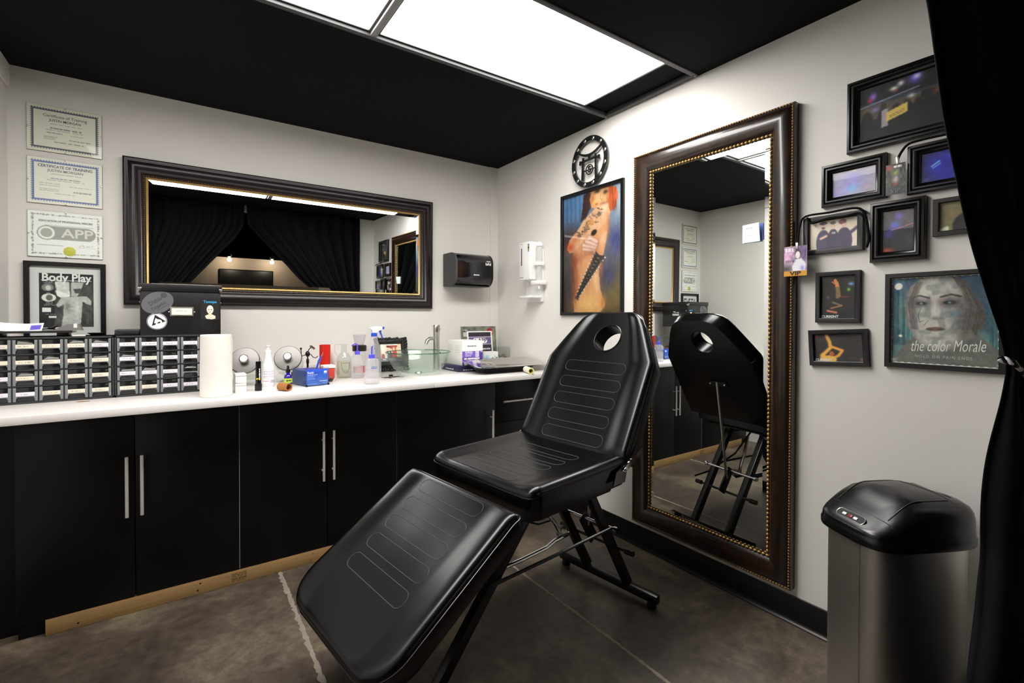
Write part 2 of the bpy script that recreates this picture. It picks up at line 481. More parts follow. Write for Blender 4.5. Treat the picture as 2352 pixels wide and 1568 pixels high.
ceiling_light(-1.445, -0.212, 'glowing fluorescent ceiling panel nearer the tall mirror wall')
ceiling_light(-2.715, -1.475, 'glowing fluorescent ceiling panel nearer the certificates wall')
MB().bx(-1.474, -1.446, SY0-0.002, SY1+0.002, H-0.004, H+0.03, 0.002).obj('grid_divider', mat('lit_tone_bar', (150, 150, 150), 0.5), ceil)  # divider coloured paler than the other bars to stand in for the panels' light

# black vinyl baseboard with a toe
b = MB()
pr_ = [(0, 0), (-0.020, 0), (-0.020, 0.004), (-0.012, 0.010), (-0.009, 0.022), (-0.007, 0.112), (-0.004, 0.116), (0, 0.116)]
for y0, y1 in ((-3.10, -0.60),):
    m = Matrix(((1, 0, 0, 0), (0, 0, 1, 0), (0, 1, 0, 0), (0, 0, 0, 1)))
    b.prism(pr_, y0, y1, m)
struct(b.obj('baseboard_right', BASEM, ang=50), 'black vinyl baseboard under the tall mirror')
b = MB(); b.bx(XL, XL+0.008, -3.1, -0.8, 0, 0.116, 0.002)
struct(b.obj('baseboard_left', BASEM), 'black vinyl baseboard on the left wall')

# room beyond the curtain, seen only in the mirrors
LOBW = mat('beige_lobby_paint', (160, 146, 130), 0.8)
struct(MB().bx(-5.0, 2.0, -6.3, -6.2, 0, 2.17).obj('wall_lobby', LOBW, smooth=False), 'beige wall beyond the doorway')
b = MB(); b.bx(-5.1, -5.0, -9.0, -3.2, 0, 3.6); b.bx(2.0, 2.1, -9.0, -3.2, 0, 3.6); b.bx(-5.0, 2.0, -9.1, -9.0, 0, 3.6)
b.bx(-5.0, -2.94, -3.2, -3.1, 0, 3.6); b.bx(0.1, 2.0, -3.2, -3.1, 0, 3.6); b.bx(-2.94, 0.1, -3.2, -3.19, H+0.1, 3.6)
struct(b.obj('wall_lobby_side', CEIL, smooth=False), 'dark walls of the room beyond the doorway')
struct(MB().bx(-5.1, 2.1, -9.1, -3.1, 3.6, 3.7).obj('ceiling_lobby', CEIL, smooth=False), 'black ceiling beyond the doorway')
t = thing('wall_screen', 'wide black screen on the beige wall, reflected in the long mirror', 'screen', (-1.19, -6.2, 1.70))
MB().bx(-0.40, 0.40, 0.0, 0.03, 0, 0.26, 0.004).obj('panel', mat('off_screen', (10, 10, 9), 0.5), t)
MB().ring(0.82, 0.28, [(0, 0), (0, 0.035), (0.012, 0.035), (0.012, 0.028)], Matrix(((1, 0, 0, 0), (0, 0, 1, 0.0), (0, 1, 0, 0.13), (0, 0, 0, 1)))).obj('bezel', BPLAST, t)
BULB = emit_mat('warm_bulb', (255, 214, 160), 40.0)
for i, (x, y, z) in enumerate(((-1.47, -5.95, 2.16), (-0.83, -5.95, 2.16))):
    t = thing('spot_lamp', ('warm spot lamp on the left', 'warm spot lamp on the right')[i]+' of the screen, reflected in the long mirror', 'lamp', (x, y, z), group='spot lamps beyond the doorway')
    MB().lathe([(0, 0.05), (0.035, 0.05), (0.04, 0.02), (0.034, 0.0), (0.03, 0.002), (0.0, 0.03)], 16).obj('shade', BMETAL, t)
    MB().sphere((0, 0, 0.008), 0.018, 12).obj('bulb', BULB, t)
    MB().cyl((0, 0, 0.05), (0, 0, 3.6-z), 0.006, 8).obj('rod', BMETAL, t)
    ld = bpy.data.lights.new('spot_lamp_light', 'POINT'); ld.energy = LOBBY_WATTS; ld.color = (1, 0.84, 0.66); ld.shadow_soft_size = 0.03
    lo = bpy.data.objects.new('spot_lamp_light', ld); COL.objects.link(lo); lo.parent = t; lo.location = (0, 0, -0.05)

# ================================================================== COUNTER AND CABINETS
HC, CT = 0.93, 0.033
t = thing('countertop', 'long white laminate countertop over the black cabinets', 'countertop', (0, 0, HC))
for x0, x1 in ((XL+0.001, -0.9508), (-0.9492, -0.001)):
    MB().bx(x0, x1, -0.788, -0.001, -CT, 0, 0.003).obj('slab', WHITETOP, t)
o = MB().lathe([(0, 0.0006), (0.024, 0.0006), (0.024, 0.0)], 24, T(-2.51, -0.497, 0), sx=1.0, sy=0.55).obj('cable_hole', mat('raw_chipboard', (140, 105, 50), 0.8, var=0.3, vscale=300), t)
CB, CTOP, YD = 0.069, HC-CT, -0.642
def handle(parent, x, z, L, vertical=True, r=0.0065):
    b = MB(); y = YD-0.036
    if vertical:
        b.cyl((x, y, z-L/2), (x, y, z+L/2), r, 14)
        for s in (-1, 1): b.cyl((x, YD, z+s*L*0.31), (x, y, z+s*L*0.31), 0.0045, 10)
    else:
        b.cyl((x-L/2, y, z), (x+L/2, y, z), r, 14)
        for s in (-1, 1): b.cyl((x+s*L*0.31, YD, z), (x+s*L*0.31, y, z), 0.0045, 10)
    return b.obj('handle', HANDLE, parent)
def cabinet(x0, x1, label, doors, drawers=()):
    t = thing('base_cabinet', label, 'cabinet', ((x0+x1)/2, 0, CB), group='black base cabinets under the counter')
    ox = (x0+x1)/2
    b = MB(); b.bx(x0-ox+0.0005, x1-ox-0.0005, YD+0.022, -0.06, 0, CTOP-CB-0.001)
    b.obj('body', BLACKCAB, t, smooth=False)
    if x0 > -2: MB().bx(x0-ox-0.0014, x0-ox+0.0014, YD+0.001, YD+0.02, 0.004, CTOP-CB-0.02).obj('edge_strip', MIDGREY if x0 < -1.5 else DKGREY, t, smooth=False)
    for dx0, dx1, hx in doors:
        d = MB().bx(dx0-ox+0.0018, dx1-ox-0.0018, YD, YD+0.019, 0.002, CTOP-CB-0.012, 0.0012).obj('door', BLACKCAB, t)
        handle(d, hx-ox, 0.569-CB, 0.262)
    for z0, z1, hz in drawers:
        d = MB().bx(x0-ox+0.0018, x1-ox-0.0018, YD, YD+0.019, z0-CB+0.0018, z1-CB-0.0018, 0.0012).obj('drawer', BLACKCAB, t)
        handle(d, (x0+x1)/2-ox-0.045, hz-CB, 0.24, False)
    return t
cabinet(-2.70, -1.921, 'black base cabinet at the left end, under the drawer organizers', [(-2.70, -2.323, -2.349), (-2.323, -1.921, -2.297)])
cabinet(-1.921, -1.117, 'black base cabinet between the left end and the sink cabinet', [(-1.921, -1.508, -1.534), (-1.508, -1.117, -1.482)])
cabinet(-1.117, -0.435, 'black single-door base cabinet under the glass bowl sink', [(-1.117, -0.435, -0.472)])
cabinet(-0.435, -0.012, 'black base cabinet with three drawers beside the tall mirror wall', [], [(0.069, 0.33, 0.25), (0.33, 0.601, 0.50), (0.601, 0.885, 0.744)])
t = thing('stand_in_panel', 'added black panel in place of the dark shape left of the cabinets', 'panel', (-2.77, -0.55, 0))  # made-up panel: keeps the gap dark where an unidentified dark shape stands
MB().bx(-0.068, 0.068, -0.01, 0.01, 0, CTOP-0.001).obj('board', BLACKCAB, t, smooth=False)
MB().bx(0.072, 0.15, -0.06, 0.0, 0, CB-0.001).obj('toe_block', BLACKCAB, t, smooth=False)
t = thing('kick_board', 'raw pine board on the floor under the black cabinets', 'board', (-2.614, YD, 0))
MB().bx(0, 2.60, 0.001, 0.039, 0.0, CB-0.0005, 0.002).obj('board', LUMBER, t)
MB().bx(0, 0.05, 0.045, 0.30, 0.0, CB-0.001, 0.002).obj('cross_block', LUMBER, t)
for x in (0.10, 0.52, 0.53, 1.02, 1.03, 1.5, 2.0):
    MB().lathe([(0, 0), (0.0035, 0.0), (0.0035, -0.001), (0, -0.001)], 10, T(x, 0.001, 0.02+0.03*((x*100) % 2)) @ RX(math.pi/2)).obj('nail', BMETAL, t)
cv = Cv(40, 30, (138, 110, 71), 0.7)
for v in (0.15, 0.3, 0.42, 0.62, 0.75, 0.88): cv.scribble(0.05, 0.95, v, 0.08, (58, 44, 30), 3, int(v*100), 0.8)
sheet('grade_stamp', cv, 0.07, 0.05, t, Matrix(((1, 0, 0, 0.69), (0, 0, -1, 0.0002), (0, 1, 0, 0.035), (0, 0, 0, 1))))
# ================================================================== MIRRORS
def bead_trim(w, h, ins, z, r, step, name, material, parent, ry=1.0):
    """row of tiny beads around a frame: too small to pick apart, one part"""
    b = MB(); a, c = w/2-ins, h/2-ins
    tmpl = bmesh.new(); bmesh.ops.create_icosphere(tmpl, subdivisions=1, radius=1.0)
    tv = [v.co.copy() for v in tmpl.verts]; tf = [[v.index for v in f.verts] for f in tmpl.faces]; tmpl.free()
    V, F = [], []
    def put(x, y, horiz):
        k = len(V); sx, sy = (r*1.15, r*0.8) if horiz else (r*0.8, r*1.15)
        for p in tv: V.append((x+p.x*sx*ry, y+p.y*sy*ry, z+p.z*r*0.8))
        for f in tf: F.append([k+i for i in f])
    n = int(2*a/step)
    for i in range(n+1):
        x = -a+2*a*i/n; put(x, c, True); put(x, -c, True)
    n = int(2*c/step)
    for i in range(1, n):
        y = -c+2*c*i/n; put(a, y, False); put(-a, y, False)
    me = bpy.data.meshes.new(name); me.from_pydata(V, [], F); me.shade_smooth(); me.materials.append(material)
    o = bpy.data.objects.new(name, me); COL.objects.link(o); o.parent = parent; o['kind'] = 'stuff'
    return o
def mirror_glass(w, h, z, bev, tilt, parent):
    b = MB()
    d = bev*math.tan(math.radians(tilt))
    b.ring(w, h, [(0, z-d-0.004), (0, z-d), (bev, z)])
    vs = [b.bm.verts.new(p) for p in ((-w/2+bev, -h/2+bev, z), (w/2-bev, -h/2+bev, z), (w/2-bev, h/2-bev, z), (-w/2+bev, h/2-bev, z))]
    b.bm.faces.new(vs)
    return b.obj('mirror_glass', MIRROR, parent, smooth=False, fixn=True)

W_, H_ = 1.806, 0.795
t = thing('wall_mirror', 'long horizontal mirror in a dark mahogany frame above the counter', 'mirror', mw=on_back(-1.501, 1.7675, 0.006) @ RX(0.012))
MB().ring(W_, H_, [(0, 0.001), (0, 0.022), (0.002, 0.027), (0.006, 0.030), (0.012, 0.030), (0.017, 0.028), (0.024, 0.030), (0.032, 0.036), (0.040, 0.040), (0.048, 0.040), (0.056, 0.037), (0.062, 0.032),
                   (0.068, 0.030), (0.076, 0.030), (0.082, 0.026), (0.086, 0.020), (0.090, 0.016), (0.098, 0.015)]).obj('frame', MAHOG, t, ang=50)
MB().ring(W_, H_, [(0.098, 0.010), (0.098, 0.018), (0.102, 0.021), (0.107, 0.018), (0.111, 0.012)]).obj('gold_lip', GOLD, t, ang=60)
bead_trim(W_, H_, 0.092, 0.018, 0.0032, 0.0105, 'bead_trim', BRONZEGOLD, t)
mirror_glass(W_-0.216, H_-0.216, 0.014, 0.022, 2.6, t)

W_, H_ = 0.865, 2.067
t = thing('tall_mirror', 'tall mirror in a wide walnut and gold frame on the right wall', 'mirror', mw=on_right(-1.9055, 1.1825, 0.0))
MB().ring(W_, H_, [(0, 0.001), (0, 0.036), (0.003, 0.040), (0.010, 0.038), (0.014, 0.034), (0.018, 0.040), (0.030, 0.047), (0.046, 0.050), (0.062, 0.048), (0.078, 0.040),
                   (0.092, 0.029), (0.098, 0.024), (0.100, 0.017), (0.110, 0.016), (0.116, 0.012)]).obj('frame', WALNUT, t, ang=50)
bead_trim(W_, H_, 0.007, 0.0405, 0.0058, 0.0125, 'outer_bead_trim', BRONZEGOLD, t)
bead_trim(W_, H_, 0.106, 0.0215, 0.0082, 0.0185, 'inner_bead_trim', GOLD, t)
mirror_glass(W_-0.228, H_-0.228, 0.015, 0.020, 2.2, t)

# paper notes stuck on the tall mirror
t = thing('paper_note', 'pale curled paper note stuck on the tall mirror glass', 'note', mw=on_right(-2.152, 1.692, 0.017))
cv = Cv(24, 24, (206, 214, 242), 0.9)
cv.scribble(0.2, 0.6, 0.2, 0.04, (110, 120, 170), 3, 3, .7); cv.scribble(0.2, 0.8, 0.45, 0.03, (150, 160, 200), 4, 4, .6); cv.scribble(0.3, 0.6, 0.6, 0.03, (150, 160, 200), 3, 5, .6)
sheet('front_sheet', cv, 0.085, 0.082, t, T(-0.004, 0.0, 0.004), curl=lambda U, V: 0.012*(1-V)*U+0.006*U)
MB().prism([(-0.042, -0.043), (0.05, -0.034), (0.046, 0.04), (0.0, 0.04)], 0.0, 0.0008).obj('back_sheet', mat('blue_note', (96, 128, 200), 0.7), t, smooth=False)

# ================================================================== CERTIFICATES AND MAGAZINE ON THE BACK WALL
def cert(zc, label, border, paper, draw, xc=-2.630):
    w, h = 0.284, 0.230
    t = thing('certificate_frame', label, 'certificate', mw=on_back(xc, zc, 0.0), group='framed certificates on the back wall')
    MB().box((0, 0, 0.004), (w, h, 0.006), 0.001).obj('backing', mat('mdf_back', (120, 112, 100), 0.8), t)
    asp = h/w
    cv = Cv(110, 90, paper, asp)
    if border is not None:
        U, V = cv.U, cv.V*asp
        dd = np.minimum(np.minimum(U-0.045, 0.955-U), np.minimum(V-0.045, asp-0.045-V))
        wav = 0.010*np.sin(np.where(np.minimum(U-0.045, 0.955-U) < np.minimum(V-0.045, asp-0.045-V), V, U)*2*math.pi/0.037)
        m = np.clip((dd-0.004-np.clip(wav, -0.01, 0.01))/0.008, 0, 1)*np.clip((0.046-dd)/0.006, 0, 1)
        cv.mix(m*0.95, border)
    draw(cv, t, w, h)
    sheet('certificate_sheet', cv, w-0.002, h-0.002, t, T(0, 0, 0.0074))
    MB().box((0, 0, 0.0095), (w, h, 0.002)).obj('pane', PANE, t, smooth=False)
    for x, y in ((0, h/2-0.004), (0, -h/2+0.004), (-w/2+0.004, 0), (w/2-0.004, 0)):
        MB().box((x, y, 0.0115), (0.008, 0.007, 0.003), 0.001).obj('clip', STEEL, t)
    return t
def d1(cv, t, w, h):
    for v, u0, u1, hh in ((0.38, 0.3, 0.72, .012), (0.47, 0.3, 0.72, .028), (0.52, 0.24, 0.76, .012), (0.58, 0.25, 0.46, .02), (0.58, 0.56, 0.76, .012), (0.66, .22, .4, .012), (0.69, .22, .38, .012), (0.72, .22, .36, .012), (0.69, .55, .85, .02), (0.77, .35, .75, .012)):
        cv.scribble(u0, u1, v, hh, (105, 108, 112), 5, int(v*1000), .65)
    text('Certificate of Training', 0.02, GREYINK, t, T(0.0, 0.066, 0.0078), maxw=0.165, bold=.01)
    text('JUSTIN MORGAN', 0.017, mat('dark_print', (70, 70, 76), .6), t, T(0.0, 0.045, 0.0078), maxw=0.12, bold=.01)
def d2(cv, t, w, h):
    for v, u0, u1, hh in ((0.34, 0.3, 0.72, .01), (0.43, 0.3, 0.72, .026), (0.47, 0.25, 0.76, .012), (0.55, 0.15, 0.42, .016), (0.6, 0.15, 0.42, .012), (0.58, .55, .86, .012), (0.67, .15, .42, .012), (0.71, .15, .4, .012), (0.7, .6, .86, .03), (0.76, .35, .62, .01)):
        cv.scribble(u0, u1, v, hh, (112, 116, 124), 5, int(v*1000), .65)
    text('CERTIFICATE OF TRAINING', 0.019, NAVYINK, t, T(0.0, 0.074, 0.0078), maxw=0.205, bold=.012)
    text('JUSTIN MORGAN', 0.017, GREYINK, t, T(0.0, 0.054, 0.0078), maxw=0.135, bold=.01)
def d3(cv, t, w, h):
    asp = h/w; rg = random.Random(4)
    for k in range(150):
        s = rg.choice((0, 1, 2, 3)); q = rg.random()*0.88+0.06; o = rg.uniform(-.008, .008)
        u, v = ((q, 0.075+o), (q, 0.925+o), (0.06+o, q), (0.94+o, q))[s]
        cv.ell(u, v, 0.012, 0.012, (120, 124, 116), soft=.6, a=.75)
    cv.line([(0.06, 0.075), (0.94, 0.075), (0.94, 0.925), (0.06, 0.925), (0.06, 0.075)], 0.008, (140, 142, 136), .8)
    cv.rect(0.22, 0.30, 0.88, 0.31, (170, 170, 165))
    cv.ell(0.79, 0.47, 0.115, 0.145, (150, 150, 146), soft=.05); cv.rect(0.25, 0.325, 0.79, 0.615, (150, 150, 146))
    cv.ell(0.24, 0.47, 0.125, 0.16, (150, 150, 146), soft=.05); cv.ell(0.24, 0.47, 0.108, 0.138, (226, 226, 220), soft=.05); cv.ell(0.24, 0.47, 0.078, 0.10, (160, 160, 156), soft=.1)
    cv.line([(0.12, 0.74), (0.46, 0.74)], 0.006, (150, 150, 146)); cv.line([(0.66, 0.76), (0.9, 0.76)], 0.006, (150, 150, 146)); cv.line([(0.68, 0.74), (0.73, 0.70), (0.74, 0.74), (0.86, 0.72)], 0.006, (130, 130, 130))
    text('ASSOCIATION OF PROFESSIONAL PIERCERS', 0.013, mat('dark_print', (70, 70, 76), .6), t, T(0.0, 0.066, 0.0078), maxw=0.205, bold=.015)
    text('APP', 0.062, mat('cream_print', (228, 228, 222), .6), t, T(0.043, 0.007, 0.0078), maxw=0.125, bold=.02)
    MB().lathe([(0, 0.0005), (0.021, 0.0005), (0.024, 0)], 28, T(0.012, -0.082, 0.0078)).obj('gold_seal', mat('gold_foil', (206, 204, 84), .4, .2), t)
cert(2.247, 'framed certificate with a dark scalloped border, topmost of the three', (74, 80, 92), (206, 204, 190), d1)
cert(1.986, 'framed certificate with a blue scalloped border, middle of the three', (98, 108, 156), (216, 214, 204), d2)
cert(1.720, 'framed certificate with a yellow foil seal, lowest of the three', None, (230, 230, 222), d3)

t = thing('framed_magazine', 'black frame holding a black and white magazine cover', 'picture', mw=on_back(-2.6315, 1.385, 0.0))
fw_, fh_ = 0.310, 0.392
MB().ring(fw_, fh_, [(0, 0.001), (0, 0.020), (0.001, 0.021), (0.020, 0.021), (0.021, 0.020), (0.021, 0.004)]).obj('frame', FRAMEB, t, smooth=False)
MB().box((0, 0, 0.003), (fw_-0.03, fh_-0.03, 0.004)).obj('mat_board', mat('white_matboard', (226, 226, 226), .8), t, smooth=False)
cv = Cv(104, 138, (26, 26, 28), 1.32)
def q(x, y): return ((x-387)/540.0, (y-903)/690.0)
cv.rect(0.28, 0.15, 0.99, 1.0, (60, 60, 60)); cv.noise(18, 9, 5)
for P, c_ in (([(540, 1008), (680, 1008), (690, 1200), (560, 1180)], (196, 196, 194)), ([(700, 1010), (830, 1010), (800, 1100), (760, 1200), (700, 1190)], (168, 168, 168)),
              ([(545, 1120), (640, 1150), (690, 1190), (620, 1230), (560, 1190)], (222, 222, 220)), ([(720, 1100), (800, 1090), (810, 1150), (740, 1150)], (64, 64, 64)),
              ([(600, 1210), (700, 1200), (860, 1190), (905, 1250), (900, 1310), (850, 1290), (815, 1260), (800, 1500), (790, 1590), (600, 1590), (620, 1440), (625, 1300), (570, 1340), (548, 1310)], (176, 176, 174))):
    cv.poly([q(*p) for p in P], c_)
cv.blob(*q(660, 1330), .08, .12, (110, 110, 110), .7); cv.blob(*q(760, 1350), .05, .15, (214, 214, 212), .6); cv.noise(14, 26, 8)
cv.ell(*q(470, 1085), .11, .07, (120, 120, 120), soft=.1); cv.ell(*q(475, 1090), .05, .045, (190, 190, 186), soft=.4)
cv.ell(*q(480, 1215), .13, .075, (214, 214, 210), soft=.1); cv.ell(*q(485, 1215), .06, .055, (90, 90, 90), soft=.4)
for yy, a_, b_ in ((1012, 450, 515), (1028, 430, 525), (1155, 460, 500), (1280, 450, 520), (1295, 445, 525), (1310, 430, 535), (1425, 450, 540)):
    cv.scribble(q(a_, 0)[0], q(b_, 0)[0], q(0, yy)[1], 0.009, (200, 200, 200), 2, yy, .8)
cv.rect(*q(418, 1345), *q(498, 1400), (226, 226, 224)); cv.rect(*q(405, 985), *q(908, 995), (200, 200, 200), .8); cv.rect(*q(480, 1450), *q(550, 1475), (210, 210, 210))
sheet('magazine_cover', cv, 0.206, 0.272, t, T(0.0015, 0.003, 0.0055))
text('Body Play', 0.055, WHITEINK, t, T(0.0015, 0.117, 0.0062), maxw=0.188, bold=.028)
MB().box((0, 0, 0.010), (fw_-0.042, fh_-0.042, 0.002)).obj('pane', PANE, t, smooth=False)

# ================================================================== PICTURES ON THE RIGHT WALL
MOULD = [(0, 0.001), (0, 0.014), (0.003, 0.018), (0.010, 0.019), (0.013, 0.016), (0.017, 0.019), (0.022, 0.019), (0.027, 0.013), (0.031, 0.012), (0.036, 0.006)]
FLAT = [(0, 0.001), (0, 0.016), (0.0015, 0.018), (0.016, 0.018), (0.0185, 0.016), (0.0185, 0.005)]
def picture(label, y0, y1, z0, z1, prof, cv, rot=0.0, inset=None, name='picture_frame', group='framed pictures on the right wall', extra=None, depth=1.0):
    w, h = abs(y1-y0), abs(z1-z0)
    t = thing(name, label, 'picture', mw=on_right((y0+y1)/2, (z0+z1)/2, 0.0) @ RZ(rot), group=group)
    if inset: prof = [(a*inset/prof[-1][0], b_) for a, b_ in prof]
    prof = [(a, b_*depth) for a, b_ in prof]
    MB().ring(w, h, prof).obj('frame', FRAMEB, t, ang=40)
    MB().box((0, 0, 0.002), (w-0.01, h-0.01, 0.003)).obj('backing', BPLAST, t, smooth=False)
    i = prof[-1][0]-0.001
    sheet('print', cv, w-2*i, h-2*i, t, T(0, 0, 0.0045))
    MB().box((0, 0, 0.0068), (w-2*i, h-2*i, 0.0015)).obj('pane', PANE, t, smooth=False)
    if extra: extra(t, w-2*i, h-2*i)
    return t

# poster: tattooed woman, arm across her body, laced ribbon down her side
cv = Cv(112, 190, (70, 60, 66), 1.50)
def q(x, y):
    u = (x-66)/468.0; tp = 577-146*u; bt = 1506-28*u
    return (u, (y-tp)/(bt-tp))
cv.grad((112, 140, 172), (84, 62, 40))
cv.blob(0.15, 0.1, .35, .2, (70, 116, 168), .9); cv.blob(0.95, 0.12, .25, .25, (160, 180, 200), .9); cv.blob(0.1, 0.38, .3, .14, (60, 36, 40), .9); cv.blob(0.05, 0.8, .25, .3, (50, 36, 36), .9)
cv.blob(.92, .45, .2, .15, (60, 66, 130), .8); cv.blob(.95, .85, .25, .2, (120, 104, 50), .9); cv.blob(.8, .7, .14, .12, (54, 50, 110), .8)
for k in range(9): cv.line([(0.02+k*0.04, 0.0), (0.03+k*0.04, 0.22)], 0.012, (44, 80, 130) if k % 2 else (120, 160, 196), .5)
cv.poly([q(*p) for p in [(240, 540), (300, 500), (330, 560), (300, 640), (260, 720), (215, 760), (230, 660)]], (52, 30, 34))
cv.poly([q(*p) for p in [(300, 505), (450, 462), (495, 470), (505, 540), (490, 620), (450, 670), (420, 640), (310, 640)]], (206, 92, 44))
cv.blob(*q(480, 540), .05, .05, (236, 120, 60), .8)
cv.poly([q(*p) for p in [(298, 508), (435, 468), (440, 560), (425, 600), (380, 610), (340, 640), (305, 640), (292, 580)]], (226, 172, 120))
cv.blob(*q(310, 560), .05, .08, (190, 120, 76), .8); cv.blob(*q(430, 560), .03, .08, (190, 116, 70), .8)
cv.blob(*q(330, 600), .06, .03, (240, 200, 90), .6); cv.blob(*q(375, 555), .025, .035, (244, 214, 176), .8)
cv.blob(*q(350, 506), .06, .018, (40, 24, 26), .95); cv.blob(*q(414, 508), .05, .02, (40, 24, 26), .95); cv.line([q(380, 510), q(372, 560), q(384, 575)], .014, (170, 110, 80), .6); cv.blob(*q(345, 608), .03, .012, (170, 70, 56), .8)
SK = (222, 156, 106)
cv.poly([q(*p) for p in [(440, 640), (446, 720), (432, 830), (404, 1000), (366, 1150), (376, 1290), (414, 1420), (404, 1450), (376, 1490), (160, 1500), (158, 1400), (168, 1250), (150, 1110), (150, 1020), (200, 930), (300, 830)]], SK)
cv.blob(*q(280, 1420), .3, .09, (240, 196, 116), .85); cv.blob(*q(170, 1200), .08, .16, (150, 76, 44), .8); cv.blob(*q(200, 1060), .12, .05, (176, 100, 66), .7); cv.blob(*q(345, 1250), .06, .12, (246, 206, 160), .7); cv.blob(*q(400, 880), .08, .08, (238, 196, 160), .7)
cv.poly([q(*p) for p in [(345, 632), (396, 588), (432, 598), (446, 660), (445, 720), (380, 800), (310, 850), (250, 885), (215, 950), (160, 1010), (120, 1015), (98, 985), (120, 910), (180, 840), (240, 745)]], (228, 178, 138))
cv.blob(*q(125, 970), .09, .05, (206, 84, 44), .95); cv.blob(*q(170, 900), .08, .05, (206, 110, 66), .7); cv.blob(*q(410, 640), .06, .04, (246, 220, 190), .8)
rg = random.Random(11)
for k in range(46):
    s = rg.random(); x = 380-s*170+rg.uniform(-28, 28); y = 640+s*215+rg.uniform(-26, 26); a_ = rg.uniform(0, 3.1); L = rg.uniform(8, 24)
    cv.line([q(x, y), q(x+L*math.cos(a_)*.7, y+L*math.sin(a_)), q(x+L, y+L*.5)], 0.011, rg.choice(((62, 50, 46), (92, 70, 60), (120, 60, 66), (70, 84, 70))), .75)
cv.ell(*q(300, 760), .06, .022, (206, 150, 84), soft=.3); cv.ell(*q(205, 870), .04, .02, (90, 60, 50), soft=.6, a=.7)
cv.ell(*q(325, 840), .05, .022, (30, 18, 20), rot=-.4, soft=.4)
for a_, b_ in (((240, 975), (330, 985)), ((240, 945), (340, 960)), ((262, 915), (350, 938)), ((285, 880), (352, 915))):
    cv.line([q(*a_), q(*b_)], 0.058, (150, 90, 74), .7); cv.line([q(*a_), q(b_[0]-4, b_[1]-3)], 0.046, (236, 198, 178))
L0, L1 = (372, 1020), (182, 1385)
for k in range(13):
    f0 = k/13.0; f1 = (k+0.9)/13.0; wd = 26*(1-f0)+7
    x0, y0_ = L0[0]+(L1[0]-L0[0])*f0, L0[1]+(L1[1]-L0[1])*f0
    x1, y1_ = L0[0]+(L1[0]-L0[0])*f1, L0[1]+(L1[1]-L0[1])*f1
    cv.line([q(x0-wd, y0_-wd*.5), q(x1+wd, y1_+wd*.5)], 0.03, (14, 12, 14)); cv.line([q(x0+wd, y0_+wd*.5), q(x1-wd, y1_-wd*.5)], 0.03, (14, 12, 14))
    cv.ell(*q(x0-wd-7, y0_-wd*.6), .012, .006, (232, 224, 216), soft=.5); cv.ell(*q(x0+wd+7, y0_+wd*.6), .012, .006, (232, 224, 216), soft=.5)
for x, y, rx, ry, c_, a_ in ((155, 1080, .07, .10, (120, 56, 34), .75), (165, 1330, .06, .14, (140, 72, 38), .8), (398, 1400, .05, .06, (196, 120, 60), .7), (385, 1120, .035, .10, (170, 96, 66), .7),
                         (300, 1010, .14, .03, (150, 84, 60), .6), (270, 1090, .1, .06, (236, 176, 132), .6), (436, 780, .03, .10, (178, 104, 72), .7), (250, 830, .05, .04, (150, 92, 70), .5), (330, 700, .10, .05, (206, 150, 118), .5),
                         (400, 600, .07, .015, (120, 60, 40), .55), (480, 620, .05, .05, (120, 44, 24), .7), (455, 500, .03, .05, (150, 60, 30), .6)):
    cv.blob(*q(x, y), rx, ry, c_, a_)
for k in range(14):
    rg = random.Random(40+k); cv.line([q(245+rg.uniform(0, 60), 500+rg.uniform(0, 60)), q(225+rg.uniform(0, 50), 640+rg.uniform(0, 110))], .010, rg.choice(((30, 16, 20), (90, 40, 34), (66, 30, 30))), .6)
    cv.line([q(450+rg.uniform(0, 45), 470), q(455+rg.uniform(-10, 40), 620+rg.uniform(0, 40))], .010, rg.choice(((240, 130, 66), (160, 62, 30), (110, 40, 24))), .5)
cv.c = np.clip(cv.c*.79-6, 0, 255); cv.noise(7, 30, 2)
picture('poster of a tattooed woman holding her bare side, beside the tall mirror', -0.815, -1.375, 1.321, 2.130, FLAT, cv, inset=0.020, name='poster_frame', depth=1.1)

# top picture: group holding a big cheque on a dark stage
cv = Cv(90, 72, (16, 15, 16), .8)
cv.rect(0, .30, 1, .36, (40, 44, 60)); cv.rect(0, .36, .72, .62, (74, 66, 60)); cv.noise(14, 14, 3)
for u, v, rx, ry, c_ in ((.17, .2, .06, .1, (150, 120, 220)), (.13, .25, .04, .05, (190, 30, 60)), (.42, .16, .06, .05, (220, 236, 220)), (.5, .1, .05, .06, (236, 220, 240)), (.44, .2, .03, .03, (180, 60, 90)),
                         (.66, .08, .09, .12, (110, 100, 230)), (.68, .06, .05, .05, (216, 210, 250)), (.1, .46, .05, .07, (150, 110, 60)), (.2, .45, .06, .06, (130, 116, 180)), (.62, .38, .05, .05, (190, 190, 196)), (.9, .42, .06, .1, (110, 66, 36)),
                         (.62, .46, .03, .05, (120, 80, 50)), (.75, .5, .03, .04, (110, 72, 46)), (.03, .95, .06, .12, (200, 206, 210))):
    cv.blob(u, v, rx, ry, c_, .9)
for u in (.1, .3, .45, .58, .7, .8, .92): cv.ell(u, .85, .09, .4, (12, 11, 12), soft=.2)
cv.ell(.3, .42, .035, .06, (50, 34, 26), soft=.3); cv.poly([(.27, .5), (.35, .48), (.36, .8), (.28, .82)], (150, 140, 150)); cv.poly([(.33, .56), (.58, .47), (.58, .64), (.33, .73)], (206, 176, 92))
cv.line([(.37, .64), (.54, .575)], .01, (120, 96, 50)); cv.line([(.37, .67), (.54, .61)], .01, (120, 96, 50)); cv.line([(0, .36), (.7, .25)], .02, (150, 170, 200), .6)
picture('largest upper picture: dark stage photo with people holding a yellow cheque', -2.522, -2.852, 1.945, 2.217, MOULD, cv, inset=.037, depth=1.4)
